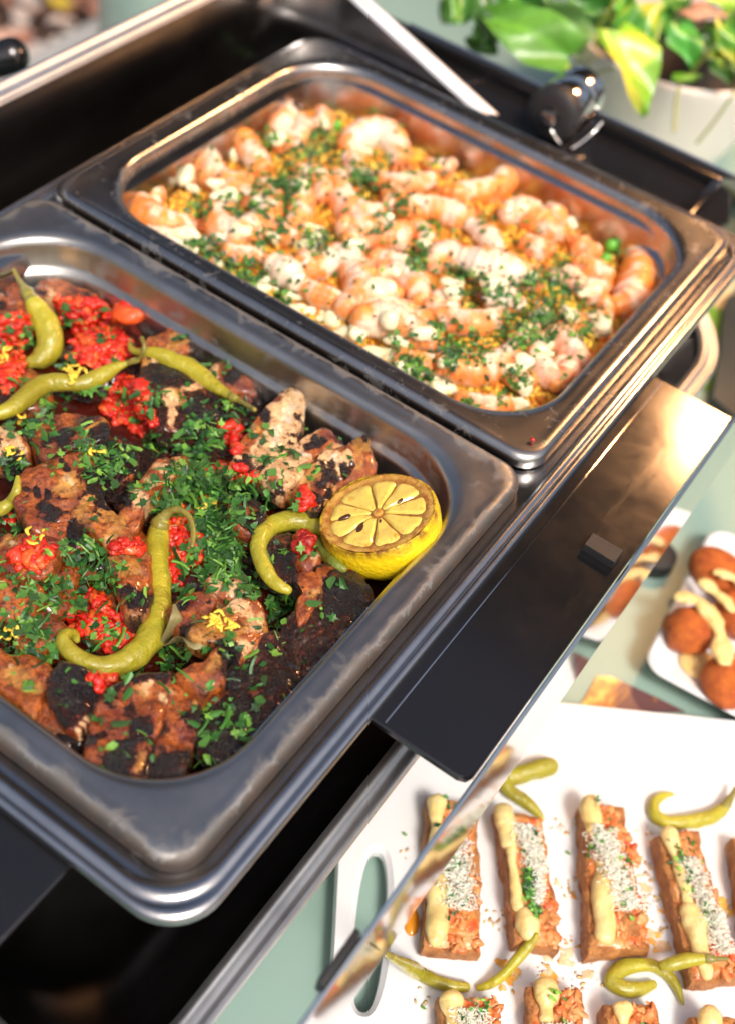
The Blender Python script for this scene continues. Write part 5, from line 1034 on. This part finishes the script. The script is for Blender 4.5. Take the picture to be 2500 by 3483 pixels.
toast([(1452, 2700), (1622, 2728), (1640, 3250), (1440, 3225)], .013, 'toast with red pepper end and orange oil drop beside it', 1001, [al_(.16, .05, .33, .0032), al_(.17, .42, .95, .0042, .05)], [(.3, .02, .9, .3, 26), (.45, .55, .95, .98, 50), (.7, .2, .98, .7, 20)], [(.5, .3, .6, .75, 330, .14)], [(.5, .45, .12, 14), (.5, .7, .12, 8), (.4, .1, .1, 3), (.2, .25, .03, 2)])
toast([(1692, 2748), (1846, 2775), (1906, 3240), (1748, 3210)], .013, 'toast with a dark green herb streak down its middle', 1002, [al_(.1, .03, .28, .0036), al_(.15, .28, .75, .0026), [(.25, .78, .004), (.3, .85, .0062), (.32, .92, .0056)]], [(.25, .3, .6, .5, 20), (.5, .6, .98, .95, 50), (.15, .3, .4, .55, 12)], [(.5, .12, .75, .45, 230, .14), (.7, .4, .6, .7, 120, .07)], [(.45, .5, .05, 30), (.42, .62, .06, 34), (.5, .75, .05, 18), (.6, .3, .15, 10)])
toast([(1978, 2728), (2116, 2745), (2214, 3225), (2000, 3250)], .013, 'toast with tomato pieces hanging off its right edge', 1003, [al_(.18, .02, .2, .0036), al_(.22, .45, .9, .0042, .08)], [(.5, .03, .98, .4, 44), (.4, .65, .95, .97, 40), (.9, .3, 1.08, .42, 16)], [(.35, .2, .75, .75, 420, .15)], [(.3, .05, .04, 2), (.5, .2, .15, 4), (.7, .45, .15, 8), (.75, .65, .1, 9), (.3, .3, .1, 6)])
toast([(2232, 2838), (2372, 2824), (2520, 3330), (2352, 3345)], .013, 'toast with green flecks beside the curled chili', 1004, [al_(.25, .02, .6, .0032, .05), al_(.3, .55, .97, .004)], [(.5, .02, .9, .2, 14), (.6, .4, 1., .98, 44)], [(.55, .2, .8, .85, 320, .12)], [(.35, .22, .1, 12), (.55, .15, .15, 6), (.6, .6, .08, 12), (.4, .35, .1, 8)])
toast([(2488, 2842), (2640, 2860), (2700, 3240), (2545, 3250)], .013, 'toast half out of view beside the flecked toast', 1005, [al_(.3, .1, .9, .003)], [(.4, .1, .9, .9, 30)], [(.5, .2, .6, .8, 100, .12)], [(.5, .5, .1, 6)])
toast([(1492, 3392), (1690, 3384), (1720, 3760), (1500, 3770)], .013, 'toast below the two crossed chilies', 1006, [al_(.2, .05, .6, .004)], [(.6, .02, 1., .3, 24), (.4, .3, .95, .9, 30)], [(.5, .15, .55, .7, 260, .16)], [(.55, .2, .14, 10), (.7, .1, .08, 5)])
toast([(1795, 3360), (1980, 3370), (2010, 3740), (1800, 3740)], .013, 'toast under the looped chili with a pale aioli stripe', 1007, [al_(.3, .02, .3, .0042)], [(.5, .02, .9, .3, 26), (.6, .3, .95, .9, 20)], [(.5, .35, .55, .8, 240, .14)], [(.5, .1, .08, 4), (.5, .4, .12, 8)])
toast([(2058, 3420), (2234, 3408), (2260, 3760), (2070, 3770)], .013, 'toast with orange and red topping below the looped chili', 1008, [al_(.3, .05, .5, .0034)], [(.2, .0, .95, .5, 50)], [(.4, .4, .5, .8, 120, .12)], [(.75, .3, .07, 14)])
toast([(2350, 3458), (2510, 3462), (2530, 3800), (2360, 3800)], .013, 'toast at the platter side below the flecked toast', 1009, [al_(.35, .02, .4, .0045)], [(.5, .1, .95, .5, 24)], [(.5, .4, .5, .8, 80, .12)], [(.5, .4, .1, 4)])
psurf.build()
def pch(zf, pts, lab, seed, stem=(0, 0), body=(.40, .36, .025)): chili(zf, pts, .4914, lab, seed, stem, S=psurf, group=None, body=body); psurf.build()
pch(Z10, [(575, 1478, 12), (630, 1512, 14), (690, 1548, 26), (770, 1590, 46), (860, 1645, 54), (960, 1700, 54), (1080, 1738, 46), (1190, 1745, 30)], 'green chili with stem over the platter handle slot', 201, (2, 0))
pch(Z11, [(250, 1385, 22), (190, 1465, 33), (110, 1560, 37), (30, 1650, 38), (-60, 1720, 34), (-150, 1750, 26)], 'slim green chili crossing the chili with stem', 202)
pch(Z11, [(345, 215, 66), (240, 245, 74), (120, 275, 72), (20, 300, 66), (60, 385, 52), (140, 440, 46), (215, 495, 40), (270, 550, 28), (292, 590, 14)], 'cut green chili draped over the herb-streaked toast', 203)
pch(Z11, [(1195, 410, 10), (1130, 418, 24), (1065, 470, 40), (1075, 560, 50), (1170, 605, 52), (1300, 600, 56), (1430, 575, 54), (1530, 520, 44), (1590, 445, 26), (1635, 360, 14)], 'curled green chili above the flecked toast', 204, (0, 2))
pch(Z11, [(1262, 1862, 12), (1222, 1750, 32), (1150, 1655, 46), (1050, 1595, 52), (930, 1592, 55), (825, 1625, 58), (770, 1700, 58), (850, 1755, 56), (960, 1758, 50), (1060, 1725, 34)], 'looped green chili between the toast rows', 205)
pch(Z11, [(1120, 1600, 34), (1190, 1585, 46), (1290, 1560, 48), (1400, 1552, 34), (1480, 1550, 20), (1570, 1548, 16)], 'short green chili lying on the flecked toast end', 206, (0, 2))
V, Fc = ICO3; P = onz(1398, 3134, PZ); dr = V * np.array([.0042, .0078, .0022]); ang = math.atan2(uy[1], uy[0]) - math.pi / 2
dr = dr @ np.array(Matrix.Rotation(ang, 3, 'Z')).T + P + np.array([0, 0, .0002]); mk('oil_drop', dr, Fc, 'oil_drop', label='large orange oil drop on the white platter', cat='sauce')
# smears and crumbs on the platter
parts = []; cc = []
for x, y, r, n in [(*Z11(450, 1080), 40, 14), (*Z11(480, 1480), 45, 18), (*Z11(1000, 950), 35, 22), (*Z11(1080, 1350), 45, 26), (*Z11(1050, 1110), 40, 18), (*Z11(320, 1650), 40, 16), (*Z11(560, 1700), 45, 16), (*Z11(1560, 1200), 35, 20), (*Z11(430, 640), 30, 10), (*Z10(1400, 1270), 35, 18), (*Z10(1500, 1650), 40, 14), (*Z11(1000, 650), 40, 8), (*Z10(860, 1850), 60, 8), (*Z10(770, 780), 30, 4)]:
    for i in range(n):
        P = onz(x + rnd.gauss(0, r * .6), y + rnd.gauss(0, r * .6), PZ); s = rnd.uniform(.0003, .0012); W_ = ICO1[0] * np.array([s * rnd.uniform(.8, 2.2), s, .00012]); M = np.array(Matrix.Rotation(rnd.uniform(0, 6.3), 3, 'Z')); parts.append((W_ @ M.T + P + np.array([0, 0, .0003]), ICO1[1])); cc.append(np.tile(((.88, .66, .40), (.88, .50, .12), (.86, .76, .6), (.88, .66, .25))[rnd.randrange(4)], (len(W_), 1)))
for q_ in range(46):
    x, y = rnd.choice([Z11(460, 1100), Z11(470, 1500), Z11(1010, 980), Z11(1080, 1330), Z11(320, 1660), Z11(560, 1720), Z11(1570, 1250), Z10(1420, 1300), Z10(1480, 1680), Z11(1150, 1480)]); x += rnd.gauss(0, 22); y += rnd.gauss(0, 30)
    n_ = 9; P = onz(x, y, PZ + .0004); r_ = rnd.uniform(.0012, .0034); ph = rnd.uniform(0, 6.3); ct = [P + np.array([r_ * (1 + .45 * math.sin(ph + 2.3 * t * n_)) * math.cos(t), r_ * rnd.uniform(.5, 1.2) * math.sin(t), 0]) for t in np.linspace(0, 6.283, n_ + 1)[:-1]]
    parts.append((np.array([P + np.array([0, 0, .0004])] + ct), [(0, i + 1, (i + 1) % n_ + 1) for i in range(n_)])); cc.append(np.tile(((.88, .66, .40), (.90, .52, .10), (.90, .72, .5), (.90, .46, .04))[rnd.randrange(4)], (n_ + 1, 1)))
V, Fc = join(parts); mk('oil_splatter', V, Fc, 'tomato', col=np.concatenate(cc), label='orange oil spots and crumbs between the toasts', cat='sauce', kind='stuff')
for x, y, lb in ((*Z10(765, 685), 'green herb fleck between the handle slot and the nearest toast'), (*Z10(895, 1885), 'green herb fleck below the chili with stem on the platter'), (*Z11(470, 815), 'green herb fleck between the herb-streaked toast and the tomato toast')):
    V, Fc = LEAVES[1]; P = onz(x, y, PZ + .001); mk('herb_fleck', V * .0019 + P, Fc, 'parsley1', smooth=False, label=lb, cat='herb', group='herb flecks on the platter')


# ------------------------------------------------------------------ croquette plate
CZ = TABLE_Z + .020
c0, c1, c2 = onz(2425, 1782, CZ), onz(2180, 2262, CZ), onz(2460, 2440, CZ)
vy = (c1 - c0); Lp = np.linalg.norm(vy[:2]); vy = np.array([*(vy[:2] / Lp), 0]); vx = np.array([-vy[1], vy[0], 0]); vx = vx if vx @ (c2 - c1) > 0 else -vx
def cp3(u, v, z): return c0 + vx * u + vy * v + np.array([0, 0, z - CZ])
rings = []
for ins, z, r in ((.03, TABLE_Z, .012), (.028, TABLE_Z + .003, .012), (.006, CZ - .004, .013), (.0, CZ - .001, .014), (.0015, CZ + .0005, .014), (.004, CZ, .013), (.012, CZ - .004, .012), (.03, CZ - .0045, .01)):
    p = rr(-.0 + ins, .21 - ins, ins, Lp - ins, r, 6); rings.append(np.array([cp3(u, v, z) for u, v in p]))
V, Fc = loft(rings, True, True)
if np.cross(vx, vy)[2] < 0: Fc = [f[::-1] for f in Fc]
mk('serving_plate', V, Fc, 'ceramic', smooth='auto', label='white rectangular plate holding orange croquettes', cat='plate')
for i, (x, y, rx, ry, rz, lab) in enumerate(((1120, 1370, .0165, .0165, .0135, 'round orange croquette with cream sauce pooled under it'), (1370, 880, .0215, .0155, .0135, 'long orange croquette at the far side of the plate'), (1440, 1800, .016, .018, .0125, 'orange croquette nearest the plate corner'), (1560, 1250, .018, .016, .0135, 'orange croquette half hidden at the plate middle'))):
    P = onz(*ZC(x, y), CZ + .006); V, Fc = ICO3; W_ = V * np.array([rx, ry, rz]); W_ = rough(W_, Fc, (.01, .0016, 300 + i), (.003, .0006, 310 + i)); W_[:, 2] = np.maximum(W_[:, 2], -.0098)
    mk('croquette', W_ + P, Fc, 'croquette', label=lab, cat='croquette', group='croquettes on the white plate')
for pts, lab in (([(1010, 1090, 34), (1080, 1080, 52), (1180, 1110, 56), (1260, 1190, 60), (1330, 1290, 62), (1380, 1400, 56), (1400, 1520, 66), (1420, 1640, 58)], 'thick cream aioli ribbon over the round croquette'), ([(1215, 965, 38), (1270, 985, 48), (1350, 1050, 46), (1430, 1110, 44), (1480, 1190, 40)], 'cream aioli ribbon over the long croquette'), ([(1340, 880, 24), (1400, 890, 40), (1480, 920, 44), (1560, 960, 40)], 'short cream aioli dab at the far end of the long croquette')):
    L = [onz(*ZC(x, y), CZ + .0185) for x, y, r in pts]; R = [r * 1.2 * .3968 / pxscale(L[0]) * (1 + .25 * math.sin(2.3 * i_)) for i_, (*_, r) in enumerate(pts)]; V, Fc, _, _ = tube(L, R, 14, 6, .5); V = rough(V, Fc, (.008, .0012, 44), (.003, .0004, 45)); mk('aioli_ribbon', V, Fc, 'aioli', label=lab, cat='sauce')
P = onz(*ZC(1200, 1660), CZ - .003); V, Fc = ICO3; mk('aioli_pool', V * np.array([.013, .012, .0022]) + P, Fc, 'aioli', label='cream sauce pool beneath the round croquette', cat='sauce')
# printed card, flame-patterned card and flat dark board on the table
def card(pts, mat, lab, name):
    P = np.array([onz(x, y, TABLE_Z + .0015) for x, y in pts]); c = P.mean(0)
    if np.cross(P[1] - P[0], P[2] - P[1])[2] < 0: P = P[::-1]
    b0 = P - c; lo = b0.copy(); lo[:, 2] = -.0014; V = np.concatenate([lo, b0]); n = len(P)
    o = mk(name, V, [tuple(range(n - 1, -1, -1)), tuple(range(n, 2 * n))] + [(i, (i + 1) % n, n + (i + 1) % n, n + i) for i in range(n)], mat, smooth=False, label=lab, cat='card'); o.location = c; return o
card([(2310, 1060), (2480, 780), (2530, 820), (2412, 1330), (2300, 1270)], 'card_print', 'printed card with green band and tan field under the dish edge', 'table_card')
card([(2030, 2300), (2075, 2335 - 35), (2230, 2370), (2330, 2420), (1960, 2420), (1990, 2370)], 'flame_pattern', 'dark glossy card with a flame-like orange pattern in its colour behind the platter', 'table_card')
P = [onz(x, y, TABLE_Z + .012) for x, y in ((2470, 1010), (2640, 900), (2600, 1500), (2422, 1345))]; P = np.array(P); c = P.mean(0)
if np.cross(P[1] - P[0], P[2] - P[1])[2] < 0: P = P[::-1]
lo = P.copy(); lo[:, 2] = TABLE_Z + .0002; V, Fc = loft([lo, P - [0, 0, .001], c + (P - c) * .97], True, True); mk('dark_board', V, Fc, 'board_dark', smooth='auto', label='flat dark board beside the printed green card', cat='board')

# ------------------------------------------------------------------ pothos in a white pot
PC = onz(2310, 120, -.07); PR = .100; PZO = -.07 + .034
pot = mk('plant_pot', *lathe([(.62 * PR, TABLE_Z), (.66 * PR, TABLE_Z + .004), (.86 * PR, -.13), (.97 * PR, -.081), (1.0 * PR, -.073), (1.0 * PR, -.069), (.95 * PR, -.068), (.93 * PR, -.073), (.90 * PR, -.095), (.3 * PR, -.097)], (PC[0], PC[1], 0), 48, True, False), 'pot', smooth='auto', label='white round plant pot behind the chafing dish', cat='pot')
plant = empty('pothos_plant', (PC[0], PC[1], -.085), label='leafy green pothos with yellowing leaves growing in the white pot', cat='plant')
V, Fc = lathe([(.915 * PR, -.088), (.6 * PR, -.082), (.2 * PR, -.080)], (PC[0], PC[1], 0), 40, False, True); V = V + np.column_stack([np.zeros((len(V), 2)), fbm(V, .02, 3, 4) * .005]); adopt(mk('soil', V, [f for f in Fc], 'soil'), plant)
def pleaf(base, tip, width, dep, seed, c1=(.07, .20, .025), c2=(.10, .26, .03), yel=0., bend=.12, dtip=0.):
    B0, T0 = atdepth(*base, dep), atdepth(*tip, dep + dtip); ax = T0 - B0; L = np.linalg.norm(ax); ax /= L; nrm = CAM_R[:, 2] + nr.normal(0, .22, 3); sd_ = np.cross(ax, nrm); sd_ /= np.linalg.norm(sd_); nrm = np.cross(sd_, ax); Wm = width / FPX * dep / 2
    rows = []; cols = []; n, m = 18, 11
    for i in range(n + 1):
        t = i / n; w_ = Wm * (math.sin(math.pi * min(1, t * .86 + .14) ** .85) ** .8) * (1.0 if t < .95 else (1 - t) / .05 * .8 + .02) * (1.08 if t < .4 else 1)
        for j in range(m):
            s = j / (m - 1) * 2 - 1; notch = .12 * L * max(0, 1 - t * 5) * (abs(s) ** .7) * -1
            p = B0 + ax * (L * t + notch) + sd_ * s * w_ + nrm * (abs(s) ** 1.3 * w_ * .28 - bend * L * (t - .4) ** 2 * 2 + .004 * math.sin(7 * t + 3 * s + seed)); rows.append(p)
            v = fbm(p[None], .03, 3, seed)[0]; c = np.array(c1) * (1 - (v > .1) * .6) + np.array(c2) * ((v > .1) * .6); c = c * (1.5 if abs(s) < .1 else 1)
            if yel: k = float(sstep(.05, .6, np.array([v + (s * .5 + t * .4) * yel]))[0]); c = c * (1 - k) + np.array((.55, .50, .05)) * k
            cols.append(np.clip(c, 0, .9))
    V = np.array(rows); Fc = [(i * m + j, i * m + j + 1, (i + 1) * m + j + 1, (i + 1) * m + j) for i in range(n) for j in range(m - 1)]
    adopt(mk('leaf', V, Fc, 'pothos', col=np.array(cols)), plant)
D = .98
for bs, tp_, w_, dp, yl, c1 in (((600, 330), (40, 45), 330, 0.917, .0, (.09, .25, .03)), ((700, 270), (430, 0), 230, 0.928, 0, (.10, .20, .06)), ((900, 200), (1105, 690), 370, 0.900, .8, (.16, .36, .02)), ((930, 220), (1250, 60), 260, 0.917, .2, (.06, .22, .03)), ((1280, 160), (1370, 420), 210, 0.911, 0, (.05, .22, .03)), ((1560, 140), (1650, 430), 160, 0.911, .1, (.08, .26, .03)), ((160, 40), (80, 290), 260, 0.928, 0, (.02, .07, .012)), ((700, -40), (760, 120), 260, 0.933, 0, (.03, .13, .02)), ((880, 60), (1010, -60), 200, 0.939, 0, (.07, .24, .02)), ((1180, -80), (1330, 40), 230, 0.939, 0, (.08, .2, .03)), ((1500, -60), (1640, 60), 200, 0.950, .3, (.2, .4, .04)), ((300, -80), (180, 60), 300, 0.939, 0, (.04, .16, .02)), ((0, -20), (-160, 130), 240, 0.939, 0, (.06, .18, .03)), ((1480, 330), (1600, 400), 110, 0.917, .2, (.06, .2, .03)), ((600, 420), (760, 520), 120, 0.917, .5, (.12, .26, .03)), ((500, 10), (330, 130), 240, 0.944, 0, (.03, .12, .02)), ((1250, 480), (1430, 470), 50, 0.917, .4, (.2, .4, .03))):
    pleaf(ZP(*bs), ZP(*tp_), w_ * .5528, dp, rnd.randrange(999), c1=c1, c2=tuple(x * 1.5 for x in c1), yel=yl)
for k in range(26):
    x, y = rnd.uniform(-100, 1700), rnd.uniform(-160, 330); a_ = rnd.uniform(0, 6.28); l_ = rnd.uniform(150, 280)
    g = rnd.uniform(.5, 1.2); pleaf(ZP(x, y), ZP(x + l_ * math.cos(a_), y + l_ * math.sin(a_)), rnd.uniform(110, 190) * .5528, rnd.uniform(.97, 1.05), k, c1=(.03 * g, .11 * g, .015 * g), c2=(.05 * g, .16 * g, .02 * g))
for pts, r in (([(900, -20), (820, 110), (740, 230), (660, 380)], 20), ([(1640, 180), (1540, 260), (1440, 340), (1360, 440), (1280, 510)], 24), ([(1285, 500), (1265, 620), (1250, 810)], 17), ([(1640, 540), (1560, 660), (1480, 770), (1390, 880)], 16), ([(760, 560), (700, 420), (800, 330)], 14), ([(620, 560), (680, 400), (820, 200), (880, 100)], 12), ([(1080, 350), (980, 200), (900, 100)], 10), ([(700, 520), (780, 450), (890, 420)], 16)):
    L = [atdepth(*ZP(x, y), .93 + .012 * i) if r != 17 else atdepth(*ZP(x, y), .925) for i, (x, y) in enumerate(pts)]; V, Fc, _, _ = tube(L, [r * .5528 / FPX * .5 * 1.0] * len(L), 10, 5); adopt(mk('stem', V, Fc, 'stem'), plant)
L = [atdepth(*ZP(x, y), .95) for x, y in ((1290, 70), (1360, 90), (1440, 60), (1570, 100))]; V, Fc, _, _ = tube(L, [.002, .009, .010, .002], 12, 6, .4); adopt(setp(mk('dry_leaf', V, Fc, 'dry_leaf'), label='curled dry pinkish brown leaf'), plant)
